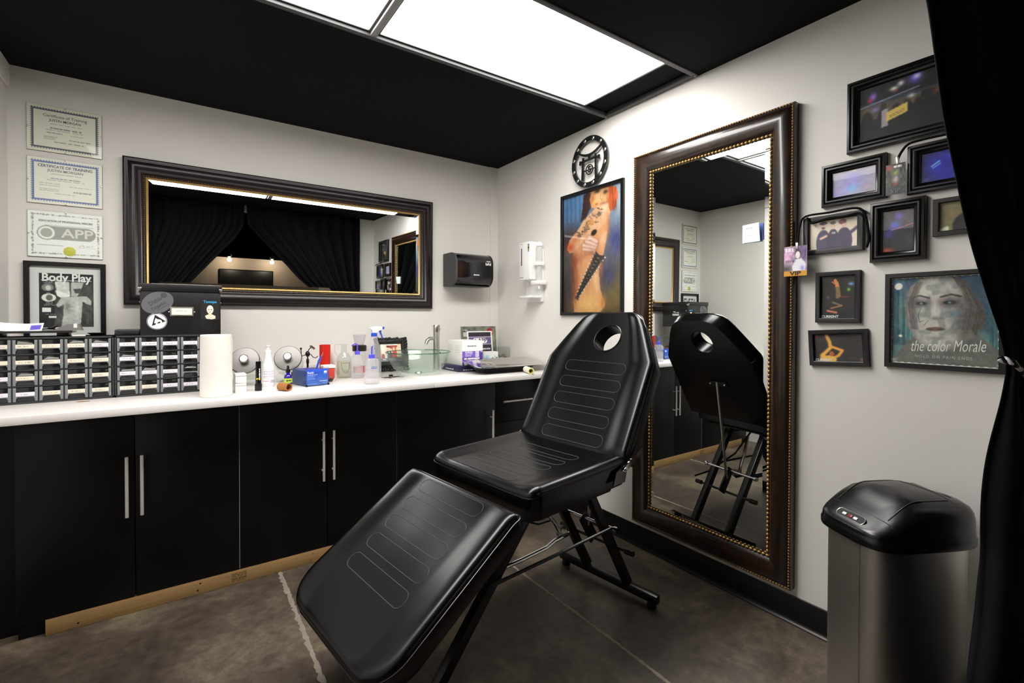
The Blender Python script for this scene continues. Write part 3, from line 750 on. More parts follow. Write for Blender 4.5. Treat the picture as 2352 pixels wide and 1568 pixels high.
# pale violet stage photo
cv = Cv(60, 44, (170, 164, 172), .7); cv.blob(.45, .5, .5, .6, (150, 146, 214), .8); cv.blob(.5, .2, .1, .3, (150, 140, 220), .8); cv.blob(.5, .02, .08, .08, (250, 236, 200), .9)
cv.blob(.45, .75, .16, .16, (130, 186, 240), .9); cv.blob(.05, .9, .3, .3, (168, 150, 220), .8); cv.line([(.75, .78), (.85, .7)], .02, (220, 140, 140)); cv.noise(8, 10, 4)
picture('small pale violet concert photo in a moulded black frame', -2.434, -2.650, 1.753, 1.920, MOULD, cv, inset=.036, depth=1.3)
# deep blue photo
cv = Cv(60, 44, (34, 32, 60), .7); cv.blob(.35, .5, .4, .7, (40, 40, 190), .95); cv.poly([(.4, .3), (.6, .2), (.75, .5), (.8, 1), (.35, 1)], (36, 30, 150)); cv.blob(.58, .2, .1, .12, (60, 70, 230), .9)
cv.line([(.2, .48), (.34, .34)], .03, (120, 180, 250)); cv.line([(.22, .55), (.36, .42)], .02, (110, 170, 250)); cv.line([(.55, .15), (.66, .12)], .02, (120, 150, 250)); cv.blob(.1, .9, .1, .1, (90, 90, 150), .6); cv.noise(8, 12, 6)
picture('deep blue stage photo in a moulded black frame beside the curtain', -2.712, -2.930, 1.748, 1.920, MOULD, cv, inset=.036, depth=1.3)
# tall purple photo
cv = Cv(48, 70, (62, 58, 62), 1.6); cv.rect(0, .0, 1, .45, (92, 88, 92)); cv.rect(0, .45, 1, 1, (28, 26, 34)); cv.blob(.52, .14, .14, .1, (130, 110, 214), .95); cv.blob(.4, .36, .2, .12, (110, 120, 230), .9); cv.blob(.2, .55, .2, .14, (50, 46, 160), .8)
cv.line([(.3, .47), (.95, .36)], .03, (190, 120, 150)); cv.blob(.15, .95, .25, .06, (200, 70, 50), .9); cv.blob(.85, .75, .2, .2, (60, 60, 70), .8); cv.noise(8, 14, 7)
picture('upright purple guitar player photo in a moulded black frame', -2.602, -2.766, 1.516, 1.737, MOULD, cv, inset=.036, depth=1.4)
# three friends, faded
cv = Cv(80, 56, (232, 206, 190), .65)
for (u, v, hw, c_) in ((.3, .2, .11, (80, 70, 96)), (.5, .22, .09, (70, 62, 84)), (.72, .18, .12, (76, 66, 90))):
    cv.ell(u, .78, hw*1.35, .46, c_, soft=.12); cv.ell(u, v+.02, .055, .10, (226, 190, 176), soft=.15)
cv.ell(.3, .1, .085, .05, (96, 82, 98), soft=.1); cv.ell(.3, .26, .04, .04, (120, 84, 80), soft=.3); cv.ell(.5, .12, .06, .05, (110, 90, 100), soft=.2); cv.ell(.69, .12, .08, .09, (140, 84, 90), soft=.2); cv.ell(.72, .25, .045, .07, (226, 186, 172), soft=.2)
cv.line([(.82, .55), (.98, .36)], .07, (80, 70, 94)); cv.line([(.25, .62), (.36, .55)], .05, (226, 186, 172)); cv.rect(.48, .42, .55, .5, (220, 214, 214), .6); cv.noise(5, 14, 3)
picture('faded photo of three friends in a thin black frame', -2.365, -2.579, 1.568, 1.722, FLAT, cv, inset=.020)
# two men
cv = Cv(60, 40, (92, 90, 62), .62); cv.rect(.0, 0, .4, 1, (116, 112, 80)); cv.blob(.2, .4, .2, .3, (130, 96, 70), .5); cv.ell(.45, .85, .25, .45, (34, 32, 34), soft=.1); cv.ell(.45, .42, .07, .16, (170, 120, 84), soft=.2); cv.ell(.45, .3, .08, .1, (34, 26, 24), soft=.3)
cv.ell(.75, .75, .25, .45, (120, 116, 160), soft=.15); cv.ell(.68, .32, .07, .15, (190, 134, 92), soft=.2); cv.ell(.68, .15, .1, .12, (60, 50, 46), soft=.3); cv.rect(.4, .85, .56, .98, (176, 190, 190), .7); cv.poly([(0, .9), (.15, .82), (.15, 1), (0, 1)], (226, 226, 200)); cv.noise(8, 12, 4)
picture('photo of two people in a thin black frame half behind the curtain', -2.784, -2.985, 1.590, 1.718, FLAT, cv, inset=.016)
# suspended performer, upright
cv = Cv(60, 88, (20, 17, 16), 1.5); cv.noise(10, 12, 2); cv.blob(.5, .6, .5, .3, (44, 34, 30), .6)
cv.ell(.42, .12, .045, .05, (210, 130, 60), soft=.3); cv.poly([(.35, .08), (.5, .14), (.54, .26), (.42, .27), (.4, .17)], (206, 128, 66)); cv.poly([(.42, .26), (.54, .25), (.58, .48), (.5, .54), (.44, .52)], (126, 96, 56))
cv.line([(.33, .14), (.42, .2)], .04, (200, 110, 60)); cv.blob(.86, .2, .1, .05, (110, 150, 210), .95); cv.blob(.8, .33, .06, .05, (130, 200, 60), .9)
cv.line([(.35, .62), (.6, .7)], .06, (110, 96, 70)); cv.line([(.2, .82), (.45, .86)], .07, (190, 110, 80)); cv.line([(.3, .76), (.6, .7)], .05, (150, 100, 70)); cv.blob(.7, .5, .14, .02, (150, 50, 36), .9); cv.blob(.2, .5, .06, .05, (90, 90, 96), .8)
def cur(sz, x, y): return lambda t, w, h: text('CURRENT', sz, WHITEINK, t, T(-w/2+x, -h/2+y, 0.0049), bold=.03, align='LEFT', maxw=0.062)
picture('upright dark photo of an acrobat balancing on stage, white lettering below', -2.414, -2.571, 1.289, 1.493, FLAT, cv, inset=.018, extra=cur(.014, .002, .007))
cv = Cv(76, 50, (44, 40, 40), .66); cv.noise(8, 9, 9); cv.blob(.06, .1, .06, .06, (160, 30, 40), .9); cv.blob(.02, .16, .03, .05, (40, 60, 150), .9)
S2 = (226, 160, 70)
cv.line([(.27, .06), (.33, .3), (.34, .5), (.2, .72), (.17, .95)], .075, S2); cv.line([(.17, .78), (.16, 1.0)], .10, (236, 176, 84)); cv.line([(.36, .46), (.58, .6), (.5, .78), (.3, .95)], .06, (220, 150, 66)); cv.ell(.3, .92, .16, .14, (232, 170, 80), soft=.2); cv.ell(.36, .72, .05, .09, (170, 90, 50), soft=.3)
cv.blob(.78, .88, .1, .05, (110, 80, 60), .6); cv.blob(.95, .92, .04, .08, (160, 110, 80), .7)
picture('wide dark photo of a bending performer, lowest of the small pictures', -2.391, -2.599, 1.117, 1.262, FLAT, cv, rot=0.055, inset=.018, extra=cur(.013, .002, .006))

# large teal print (generic hooded portrait), lettering
cv = Cv(170, 180, (70, 120, 126), 1.08); cv.grad((36, 66, 104), (86, 128, 120))
cv.noise(.6, 7, 3, (34, 60, 80)); cv.noise(.35, 11, 8, (130, 170, 160))
for k in range(22):
    rg = random.Random(k); u = rg.choice((rg.uniform(0, .22), rg.uniform(.82, 1))); cv.line([(u, rg.uniform(.1, .4)), (u+.005, rg.uniform(.6, .85))], .008+.012*rg.random(), rg.choice(((24, 44, 52), (96, 150, 146), (40, 90, 96))), .6)
cv.poly([(.14, .78), (.3, .62), (.8, .62), (.98, .8), (1, 1), (0, 1)], (104, 104, 98)); cv.poly([(.2, .1), (.33, 0), (.62, 0), (.74, .14), (.86, .42), (.8, .66), (.6, .82), (.3, .78), (.16, .55), (.14, .3)], (122, 118, 112))
cv.poly([(.58, .0), (.7, .06), (.86, .35), (.88, .5), (.8, .66), (.72, .5), (.7, .25)], (66, 58, 54)); cv.blob(.82, .52, .06, .16, (98, 84, 74), .7)
cv.ell(.46, .42, .27, .40, (178, 174, 168), soft=.2); cv.blob(.36, .18, .16, .12, (196, 192, 186), .8); cv.blob(.68, .42, .12, .3, (92, 84, 82), .75); cv.blob(.2, .3, .07, .2, (126, 116, 108), .8)
cv.blob(.3, .30, .12, .06, (80, 64, 66), .8); cv.blob(.57, .30, .13, .065, (66, 50, 54), .85)
cv.line([(.21, .24), (.29, .215), (.38, .245)], .02, (54, 46, 46), .8); cv.line([(.49, .235), (.58, .21), (.67, .235)], .022, (44, 36, 38), .85)
cv.ell(.305, .305, .055, .018, (36, 30, 32), soft=.5); cv.ell(.305, .305, .016, .013, (120, 146, 140), soft=.4); cv.ell(.57, .30, .06, .02, (30, 24, 26), soft=.5); cv.ell(.57, .30, .016, .013, (110, 140, 134), soft=.4)
cv.blob(.62, .43, .06, .06, (86, 122, 142), .7); cv.blob(.26, .43, .05, .06, (104, 120, 128), .5); cv.blob(.44, .36, .03, .12, (204, 200, 194), .7); cv.blob(.44, .475, .06, .02, (100, 90, 88), .8)
cv.ell(.44, .595, .085, .024, (112, 80, 70), soft=.3); cv.line([(.355, .595), (.44, .598), (.525, .595)], .008, (50, 38, 36), .8); cv.blob(.44, .70, .12, .03, (120, 116, 112), .6)
cv.ell(.075, .1, .04, .04, (226, 222, 214), rot=.6, soft=.2); cv.ell(.1, .68, .02, .015, (220, 216, 208), soft=.3); cv.blob(.03, .97, .05, .03, (226, 222, 214), .9)
for k in range(60):
    rg = random.Random(200+k); s_ = rg.random(); u0 = .70+.16*s_; cv.line([(u0-.06, .06+.2*s_), (u0+.02, .3+.1*s_), (u0-.02, .6)], .006, rg.choice(((50, 44, 42), (120, 108, 98), (84, 74, 68))), .35)
    u0 = .16+.08*rg.random(); cv.line([(u0+.08, .06), (u0, .3), (u0+.04, .6)], .006, rg.choice(((70, 62, 58), (140, 130, 122))), .3)
cv.blob(.70, .55, .07, .2, (70, 64, 64), .6); cv.blob(.24, .55, .05, .12, (96, 100, 104), .6); cv.blob(.5, .3, .02, .06, (120, 108, 104), .5); cv.blob(.385, .3, .02, .06, (150, 142, 138), .5)
cv.line([(.30, .36), (.275, .44), (.29, .52), (.33, .50)], .006, (50, 50, 54), .7); cv.line([(.33, .56), (.37, .50)], .006, (50, 50, 54), .6)
cv.noise(.35, 16, 21, (70, 84, 88)); cv.noise(9, 40, 12)
m_ = np.minimum(np.minimum(cv.U, 1-cv.U), np.minimum(cv.V, 1-cv.V)*1.08); rgx = np.sin(cv.U*90)*.004+np.sin(cv.V*70)*.004
cv.mix((m_+rgx < 0.012).astype(float), (222, 220, 214))
def alb(t, w, h):
    text('the color Morale', .056, WHITEINK, t, T(0.012, -h/2+.066, 0.0049) @ RZ(.04), shear=.35, maxw=w*.68, bold=-.004)
    text('HOLD ON PAIN ENDS', .014, mat('pale_print', (196, 196, 190), .6), t, T(0.004, -h/2+.028, 0.0049), maxw=w*.52, space=1.4)
picture('large square print of a hooded portrait on a teal background', -2.650, -2.968, 1.129, 1.470, FLAT, cv, inset=.017, extra=alb)

# backstage passes on lanyards
def lanyard_pass(label, yc, zc, w, h, cv, strap_paths, clip, txt, tcol, strip, out=.056):
    t = thing('lanyard_pass', label, 'lanyard', mw=on_right(yc, zc, out))
    sheet('card_print', cv, w, h, t, T(0, 0, 0.0012), PRINTG)
    MB().box((0, 0, 0.0), (w, h, 0.002), 0.0008).obj('card', WHITEP, t)
    if strip: MB().box((0, -h/2+h*.085, 0.0016), (w, h*.17, 0.0006)).obj('colour_strip', strip, t, smooth=False)
    text(txt, h*.18, tcol, t, T(0, -h/2+h*(.085 if strip else .12), 0.0024), bold=.03, maxw=w*.5)
    cy, cz = clip
    cx_, cz_ = -(cy-yc), cz-zc
    MB().box((cx_, cz_-.012, 0.002), (.010, .026, .004), .001).obj('metal_clip', STEEL, t)
    for P in strap_paths:
        pts = [Vector((-(y-yc), z-zc, o)) for y, z, o in P]
        # smooth strap
        S = []
        for i in range(len(pts)-1):
            p0, p1, p2, p3 = pts[max(i-1, 0)], pts[i], pts[i+1], pts[min(i+2, len(pts)-1)]
            for k in range(5):
                s = k/5; S.append(0.5*((2*p1)+(-p0+p2)*s+(2*p0-5*p1+4*p2-p3)*s*s+(-p0+3*p1-3*p2+p3)*s*s*s))
        S.append(pts[-1])
        MB().tube(S, 0.0045, 6).obj('strap', CURT, t)
    return t
cv = Cv(44, 58, (150, 130, 150), 1.35); cv.blob(.15, .3, .4, .3, (206, 160, 190), .9); cv.blob(.85, .2, .4, .4, (84, 70, 110), .9); cv.noise(26, 12, 3); cv.blob(.1, .75, .3, .12, (60, 56, 60), .9)
cv.ell(.6, .25, .13, .14, (60, 50, 60), soft=.3); cv.ell(.6, .3, .1, .12, (214, 206, 206), soft=.2); cv.poly([(.5, .45), (.75, .42), (.95, .6), (.92, .85), (.4, .85), (.35, .7)], (206, 206, 214)); cv.blob(.8, .75, .1, .1, (110, 110, 190), .7)
cv.scribble(.05, .4, .12, .12, (226, 220, 226), 3, 5, .8); cv.scribble(.05, .5, .5, .06, (70, 56, 66), 4, 9, .5)
lanyard_pass('backstage pass with an orange strip hanging at the tall mirror edge', -2.3545, 1.544, 0.090, 0.124, cv,
             [[(-2.362, 1.618, 0), (-2.360, 1.687, -.022), (-2.378, 1.727, -.028), (-2.465, 1.729, -.030), (-2.562, 1.729, -.030), (-2.590, 1.690, -.030), (-2.602, 1.612, -.026), (-2.596, 1.573, -.026)],
              [(-2.385, 1.722, -.029), (-2.40, 1.697, -.031), (-2.465, 1.706, -.031), (-2.52, 1.704, -.031), (-2.562, 1.710, -.031), (-2.583, 1.695, -.030)]],
             (-2.360, 1.618), 'VIP', BLACK, mat('orange_strip', (214, 150, 36), .5))
cv = Cv(34, 60, (60, 62, 56), 1.8); cv.noise(40, 9, 5); cv.blob(.5, .3, .16, .1, (150, 170, 60), .9); cv.blob(.5, .5, .2, .14, (206, 190, 190), .8); cv.blob(.15, .12, .2, .1, (190, 60, 60), .8); cv.blob(.5, .66, .12, .04, (190, 40, 40), .9); cv.scribble(.4, .8, .1, .07, (230, 230, 230), 3, 2, .9); cv.rect(0, .74, 1, 1, (52, 54, 58)); cv.noise(10, 16, 6)
lanyard_pass('grey backstage pass hanging between two moulded frames', -2.684, 1.809, 0.058, 0.110, cv,
             [[(-2.690, 1.878, 0), (-2.698, 1.900, -.002), (-2.719, 1.925, -.004), (-2.761, 1.930, -.006), (-2.819, 1.929, -.006), (-2.890, 1.929, -.006), (-2.94, 1.915, -.004)]],
             (-2.690, 1.886), 'VIP', GREYINK, None, out=.036)

# ================================================================== EMBLEM, DISPENSERS
t = thing('torii_emblem', 'round black emblem of a torii gate with rivets above the poster', 'emblem', mw=on_right(-1.099, 2.294, 0.0))
EM = mat('emblem_black', (26, 28, 28), 0.3, coat=.3)
n = 48; R0, R1 = 0.160, 0.129
b = MB()
for i in range(n):
    a0, a1 = 2*math.pi*i/n, 2*math.pi*(i+1)/n
    def P(r, a, z): return b.bm.verts.new((r*math.cos(a), r*math.sin(a), z))
    A = [P(R0, a0, .018), P(R0, a1, .018), P(R1, a1, .018), P(R1, a0, .018)]; Bq = [P(R0, a0, .028), P(R0, a1, .028), P(R1, a1, .028), P(R1, a0, .028)]
    b.bm.faces.new(Bq); b.bm.faces.new(list(reversed(A))); b.bm.faces.new((A[0], A[1], Bq[1], Bq[0])); b.bm.faces.new((A[2], A[3], Bq[3], Bq[2]))
bmesh.ops.remove_doubles(b.bm, verts=b.bm.verts[:], dist=1e-5)
b.obj('ring', EM, t)
for k in range(12):
    a = math.radians(15+30*k)
    MB().lathe([(0.011, -0.001), (0.0125, 0.003), (0.009, 0.006), (0, 0.007)], 14, T(.143*math.cos(a), .143*math.sin(a), .028)).obj('rivet', STEEL, t)
for k in range(4):
    a = math.radians(45+90*k); MB().cyl((.143*math.cos(a), .143*math.sin(a), 0), (.143*math.cos(a), .143*math.sin(a), .018), .005, 8).obj('standoff', STEEL, t)
up_, lo_ = [], []
for i in range(17):
    s = -1+2*i/16
    up_.append((s*.108, .050+.040*s*s)); lo_.append((s*.098, .034+.036*s*s))
MB().prism(lo_+list(reversed(up_)), .018, .028).obj('top_beam', EM, t)
for s in (-1, 1):
    MB().prism([(s*.050, .036), (s*.062, .036), (s*.070, -.105), (s*.052, -.115)], .018, .028).obj('post', EM, t)
MB().bx(-.078, .078, .006, .018, .018, .028).obj('tie_beam', EM, t, smooth=False)
MB().bx(-.090, -.078, -.004, .022, .018, .028).obj('beam_end', EM, t, smooth=False)
MB().bx(.078, .090, -.004, .022, .018, .028).obj('beam_end', EM, t, smooth=False)
MB().bx(-.008, .008, .018, .036, .018, .028).obj('strut', EM, t, smooth=False)
MB().tube([(.030*math.cos(2*math.pi*i/24), -.050+.030*math.sin(2*math.pi*i/24), .023) for i in range(24)], .004, 8, closed=True).obj('inner_ring', EM, t)
text('S', .055, EM, t, T(0, -.050, .022), extr=.004, bold=.02)
for s in (-1, 1): MB().bx(s*.030-.022 if s > 0 else -.052, s*.030+.022 if s > 0 else -.008-.0, -.054, -.048, .019, .027).obj('link', EM, t, smooth=False)

t = thing('towel_dispenser', 'black wall-mounted paper towel dispenser above the counter', 'dispenser', mw=on_back(-0.335, 1.665, 0.0))
def rr(w, h, r, n=6, skip=()):
    pts = []
    for k, (sx, sy) in enumerate(((1, 1), (-1, 1), (-1, -1), (1, -1))):
        rad = 0.004 if k in skip else r
        for i in range(n+1):
            a = math.pi/2*k+math.pi/2*i/n
            pts.append((sx*(w/2-rad)+rad*math.cos(a), sy*(h/2-rad)+rad*math.sin(a)))
    return pts
# side profile (depth, height) extruded along x
mm = Matrix(((0, 0, 1, 0), (0, 1, 0, 0), (1, 0, 0, 0.11), (0, 0, 0, 1)))
MB().prism(rr(.20, .245, .075, 8, skip=(1, 2)), -.152, .152, mm, bevel=.004).obj('cover', BGLOSS, t, ang=40)
MB().prism(rr(.202, .247, .076, 8, skip=(1, 2)), -.165, -.150, mm).obj('end_panel', mat('matte_charcoal', (70, 70, 68), .6), t, ang=40)
MB().prism(rr(.202, .247, .076, 8, skip=(1, 2)), .150, .160, mm).obj('end_panel', BPLAST, t, ang=40)
MB().bx(-.150, .150, -.126, -.118, .02, .17, .002).obj('paper_slot', BPLAST, t)
MB().bx(-.012, .012, .1195, .128, .05, .08, .002).obj('latch', BPLAST, t)
MB().lathe([(.0, .002), (.03, .002), (.032, .0)], 20, T(0.02, -.07, .2095), sx=1, sy=.42).obj('window', BLACK, t)
text('SofPull', .026, WHITEINK, t, T(.115, .045, .2105), bold=.03, maxw=.05)
smear(.036, .007, WHITEINK, t, T(.118, .066, .2102), 1)
smear(.05, .009, WHITEINK, t, T(.012, -.04, .2102), 2)

t = thing('soap_dispenser', 'white wall-mounted soap and lotion dispenser with keys, beside the corner', 'dispenser', mw=on_right(-0.525, 1.66, 0.0))
b = MB(); b.box((-.005, .055, .055), (.130, .275, .108), .012); b.obj('tank', WHITEP, t)
MB().box((-.035, .085, .1092), (.012, .125, .002), .0008).obj('level_window', mat('grey_window', (92, 92, 98), .3), t)
MB().box((.0, -.05, .012), (.19, .38, .022), .004).obj('back_plate', WHITEP, t)
b = MB(); b.lathe([(0, -.012), (.024, -.012), (.026, .012), (.022, .10), (.018, .108), (0, .108)], 20, T(.098, .045, .05) @ RX(-math.pi/2)); b.obj('lotion_bottle', clear_mat('frosted_plastic', (255, 255, 255), 1.4, .2, .6), t)
b = MB(); b.lathe([(0, 0), (.024, 0), (.024, .016), (.010, .03), (0, .032)], 20, T(.098, .155, .05) @ RX(-math.pi/2)); b.obj('bottle_cap', WHITEP, t)
MB().box((.098, .03, .05), (.05, .03, .06), .006).obj('bracket', WHITEP, t)
b = MB(); b.lathe([(0, -.012), (.022, -.012), (.024, .012), (.02, .09), (.016, .10), (0, .10)], 20, T(.098, -.085, .05) @ RX(-math.pi/2)); b.obj('lotion_bottle', MATS['frosted_plastic'], t)
MB().box((.098, -.105, .055), (.085, .03, .08), .006).obj('bracket', WHITEP, t)
MB().cyl((.12, -.12, .07), (.12, -.15, .07), .008, 12).obj('nozzle', WHITEP, t)
MB().cyl((-.03, -.08, .07), (-.03, -.125, .07), .016, 16, .011).obj('spout', clear_mat('clear_plastic', (250, 250, 250), 1.4, .05, .25), t)
MB().box((.02, -.205, .06), (.15, .016, .11), .004).obj('drip_tray', WHITEP, t)
k = MB().lathe([(0, 0), (.009, 0), (.009, .003), (0, .003)], 14, T(.052, .165, .110)).obj('lock', STEEL, t)
MB().bx(.050, .056, .115, .150, .1135, .1155).obj('key', mat('brass_key', (150, 138, 90), .35, .8), k)
MB().lathe([(0, 0), (.009, 0), (.009, .002), (0, .002)], 14, T(.055, .145, .1135)).obj('key_bow', MATS['brass_key'], k)
smear(.045, .007, GREYINK, t, T(-.035, -.065, .1092), 3)
smear(.022, .005, GREYINK, t, T(-.035, .178, .1092), 4)
# ================================================================== THINGS ON THE COUNTER
# ---- small-parts drawer organizers
LABW = mat('white_label', (236, 232, 240), .7); LABC = mat('cream_label', (238, 230, 210), .7)
DRWIN = mat('smoky_drawer', (26, 27, 28), .15, spec=.6); PENCIL = mat('pencil', (186, 182, 176), .8)
BLUEPK = mat('blue_packet', (60, 66, 140), .5); GREYPK = mat('grey_packet', (150, 152, 150), .5)
def organizer(x0, x1, label, cols, group='drawer organizers on the counter', seed=1, nolabel=()):
    rows = 4; ztop, zb = 1.217-HC, 0.0
    w = x1-x0; t = thing('drawer_organizer', label, 'organizer', (x0, -0.44, HC), group=group)
    dpt = .17; e = .010
    b = MB()
    b.bx(0, w, .012, dpt, ztop-e, ztop, .001); b.bx(0, w, 0, dpt, ztop-e*.9, ztop, .001); b.bx(0, w, 0, dpt, zb, zb+e, .001)
    b.bx(0, e*.7, 0, dpt, zb, ztop, .001); b.bx(w-e*.7, w, 0, dpt, zb, ztop, .001); b.bx(0, w, dpt-.004, dpt, zb, ztop)
    rh = (ztop-zb-2*e+.006)/rows
    for r in range(1, rows): b.bx(0, w, .001, dpt, zb+e+r*rh-.006, zb+e+r*rh, .0008)
    cw = (w-2*e*.7)/cols
    for c_ in range(1, cols): b.bx(e*.7+c_*cw-.0022, e*.7+c_*cw+.0022, .002, dpt, zb, ztop)
    b.obj('body', DKGREY, t)
    rg = random.Random(seed)
    # shared meshes
    dw, dh = cw-.0055, rh-.0085
    fr = MB(); s = .0092
    fr.bx(0, s, -.004, .004, 0, dh, .001); fr.bx(dw-s, dw, -.004, .004, 0, dh, .001)
    fr.bx(s-.001, dw-s+.001, -.003, .003, dh*.33, dh*.42, .0005)
    fr.prism([(s, dh*.18), (s+.005, dh*.34), (s, dh*.34)], -.003, .003, Matrix(((1, 0, 0, 0), (0, 0, 1, 0), (0, 1, 0, 0), (0, 0, 0, 1))))
    fr.prism([(dw-s, dh*.18), (dw-s, dh*.34), (dw-s-.005, dh*.34)], -.003, .003, Matrix(((1, 0, 0, 0), (0, 0, 1, 0), (0, 1, 0, 0), (0, 0, 0, 1))))
    proto = None
    for r in range(rows):
        for c_ in range(cols):
            ox, oz = e*.7+c_*cw+.0027, zb+e+r*rh+.001
            if proto is None:
                f = fr.obj('drawer', MIDGREY, t)
                a = MB(); a.bx(s-.001, dw-s+.001, .002, dpt-.02, 0.0, dh*.98, .0005); g = a.obj('bin_window', DRWIN, f)
                a = MB(); a.bx(s, dw-s, -.0045, -.0034, dh*.39, dh*.67); l = a.obj('label_strip', LABC, f, smooth=False)
                proto = (f, g, l); cream_me = l.data
            else:
                f = proto[0].copy(); COL.objects.link(f); f.parent = t
                g = proto[1].copy(); COL.objects.link(g); g.parent = f
                l = proto[2].copy(); COL.objects.link(l); l.parent = f
            f.location = (ox, 0, oz)
            if (r, c_) in nolabel:
                bpy.data.objects.remove(l)
            else:
                l.data = cream_me
                if rg.random() < (.25 if seed == 1 else .8):
                    if 'white_strip_%d' % seed not in bpy.data.meshes:
                        me = l.data.copy(); me.name = 'white_strip_%d' % seed; me.materials.clear(); me.materials.append(LABW)
                    l.data = bpy.data.meshes['white_strip_%d' % seed]
                k = MB(); x = s+.006+rg.random()*.01; xe = dw-s-rg.uniform(.006, .02)
                while x < xe:
                    k.bx(x, min(xe, x+rg.uniform(.003, .008)), -.0050, -.0046, dh*.49, dh*rg.uniform(.53, .57)); x += rg.uniform(.006, .012)
                if len(k.bm.verts): k.obj('pencil_note', PENCIL, f, smooth=False)
                else: k.bm.free()
            if rg.random() < .3:
                k = MB(); q_ = rg.random()*.3+.1
                k.prism([(s+.004, dh*.70), (dw-s-.004, dh*.70), (dw-s-.006, dh*(.74+.1*rg.random())), (s+(dw-2*s)*q_, dh*(.77+.14*rg.random()))], -.0, .0015, Matrix(((1, 0, 0, 0), (0, 0, -1, 0.0015), (0, 1, 0, 0), (0, 0, 0, 1))))
                k.obj('contents', GREYPK if rg.random() < .9 else BLUEPK, f, smooth=False)
    return t
organizer(-2.832, -2.409, 'grey small-parts drawer organizer at the left end of the counter', 5, seed=1)
organizer(-2.407, -1.985, 'grey small-parts drawer organizer under the black storage box', 5, seed=2, nolabel=((1, 3), (1, 4)))
ZO = 1.217
# ---- clutter on top of the left organizer
t = thing('instrument_tray', 'black tray holding tools and papers on the left organizer', 'tray', (-2.68, -0.36, ZO))
MB().bx(-.145, .12, -.05, .05, .018, .022, .001).obj('tray_base', BGLOSS, t)
MB().ring(.275, .108, [(0, .016), (0, .026), (.004, .026), (.006, .021)], T(-.0125, 0, 0)).obj('rim', BGLOSS, t)
for x in (-.12, .09): MB().bx(x-.02, x+.02, -.035, .035, 0, .018, .002).obj('foot', BPLAST, t)
t = thing('leaflet', 'curled white leaflet with a violet stamp on the black tray', 'leaflet', (-2.73, -0.385, ZO+.026))
cv = Cv(40, 20, (226, 222, 226), .5); cv.rect(.72, .25, .95, .8, (92, 78, 180)); cv.scribble(.1, .6, .4, .06, (160, 160, 160), 4, 3, .6)
sheet('paper', cv, .15, .06, t, T(0, 0, .012) @ RX(math.radians(35)), curl=lambda U, V: .02*np.abs(U-.62)**1.5+.002)
t = thing('leaflet', 'folded grey booklet lying on the black tray', 'leaflet', (-2.575, -0.365, ZO+.026))
MB().prism([(-.05, 0), (.05, 0), (.038, .03), (.0, .028)], -.03, .03, Matrix(((1, 0, 0, 0), (0, 0, 1, 0), (0, 1, 0, 0), (0, 0, 0, 1))), bevel=.001).obj('cover', mat('grey_card', (128, 124, 124), .6), t)
MB().bx(.022, .034, -.032, .028, .012, .030).obj('white_tab', PAPER, t, smooth=False)
t = thing('pliers', 'small black pliers lying on the black tray', 'pliers', (-2.645, -0.385, ZO+.0265), .2)
MB().tube([(-.03, .0, .006), (0, .0, .01), (.03, .008, .006)], [.006, .005, .004], 8).obj('handle', BPLAST, t)
MB().tube([(-.03, .014, .006), (0, .004, .01), (.02, -.004, .012), (.036, -.006, .022)], [.006, .005, .006, .004], 8).obj('jaw', BMETAL, t)
t = thing('shallow_dish', 'shallow black dish on the left organizer', 'dish', (-2.475, -0.385, ZO))
MB().lathe([(0, 0), (.016, 0), (.032, .012), (.033, .014), (.030, .014), (.016, .004), (0, .004)], 24).obj('bowl', BGLOSS, t)
t = thing('sticky_pad', 'small white label pad beside the shallow black dish', 'pad', (-2.535, -0.40, ZO))
MB().bx(-.025, .02, -.02, .02, 0, .006, .001, RZ(.3)).obj('pad', PAPER, t)
t = thing('flat_case', 'flat black case beside the black storage box', 'case', (-2.362, -0.37, ZO))
MB().bx(-.045, .048, -.065, .065, 0, .016, .003).obj('base', BPLAST, t)
MB().bx(-.045, .048, -.065, .065, .0165, .028, .003).obj('lid', DKGREY, t)

# ---- black storage box with stickers
t = thing('storage_box', 'black lidded storage box covered in stickers on the organizer', 'box', (-2.148, -0.44, ZO))
bw, bh, bd = .328, .235, .30
BOXM = mat('black_boxboard', (20, 20, 20), .38, bump=.1, bscale=120)
MB().bx(-bw/2, bw/2, 0, bd, 0, bh-.01, .002).obj('body', BOXM, t)
MB().bx(-bw/2-.006, bw/2+.006, -.006, bd+.006, bh-.022, bh+.014, .003).obj('lid', BOXM, t)
for s in (-1, 1):
    b = MB(); b.bx(s*(bw/2+.006)-.010, s*(bw/2+.006)+.0012, -.0075, .012, bh-.024, bh-.006, .001) if s > 0 else b.bx(-(bw/2+.0072), -(bw/2-.004), -.0075, .012, bh-.024, bh-.006, .001)
    b.obj('corner_guard', STEEL, t)
    MB().sphere((s*(bw/2-.004), -.0075, bh-.008), .0045, 10).obj('rivet', CHROME, t)
    for zz in (.16, .05): MB().sphere((s*bw/2, .02, zz), .004, 8).obj('rivet', CHROME, t)
    h_ = MB().bx(s*bw/2-.002, s*bw/2+.004, .10, .18, .11, .15, .002).obj('side_handle', CHROME, t)
FZ = Matrix(((1, 0, 0, 0), (0, 0, -1, 0), (0, 1, 0, 0), (0, 0, 0, 1)))       # x right, y up, z towards the room
def front(x, z, o=.0006): return T(x, -o, z) @ FZ
hl = MB().ring(.096, .046, [(0, 0), (0, .004), (.004, .005), (.007, .002)], front(.0, .115, .0)).obj('card_holder', STEEL, t)
MB().box((0, 0, .0015), (.084, .036, .001), 0, front(0, .115, 0)).obj('card', CREAM, hl, smooth=False)
for s in (-1, 1): MB().sphere((s*.052, -.002, .113), .004, 10).obj('rivet', CHROME, hl)
smear(.05, .004, PENCIL, hl, front(.0, .118, .0022), 5)
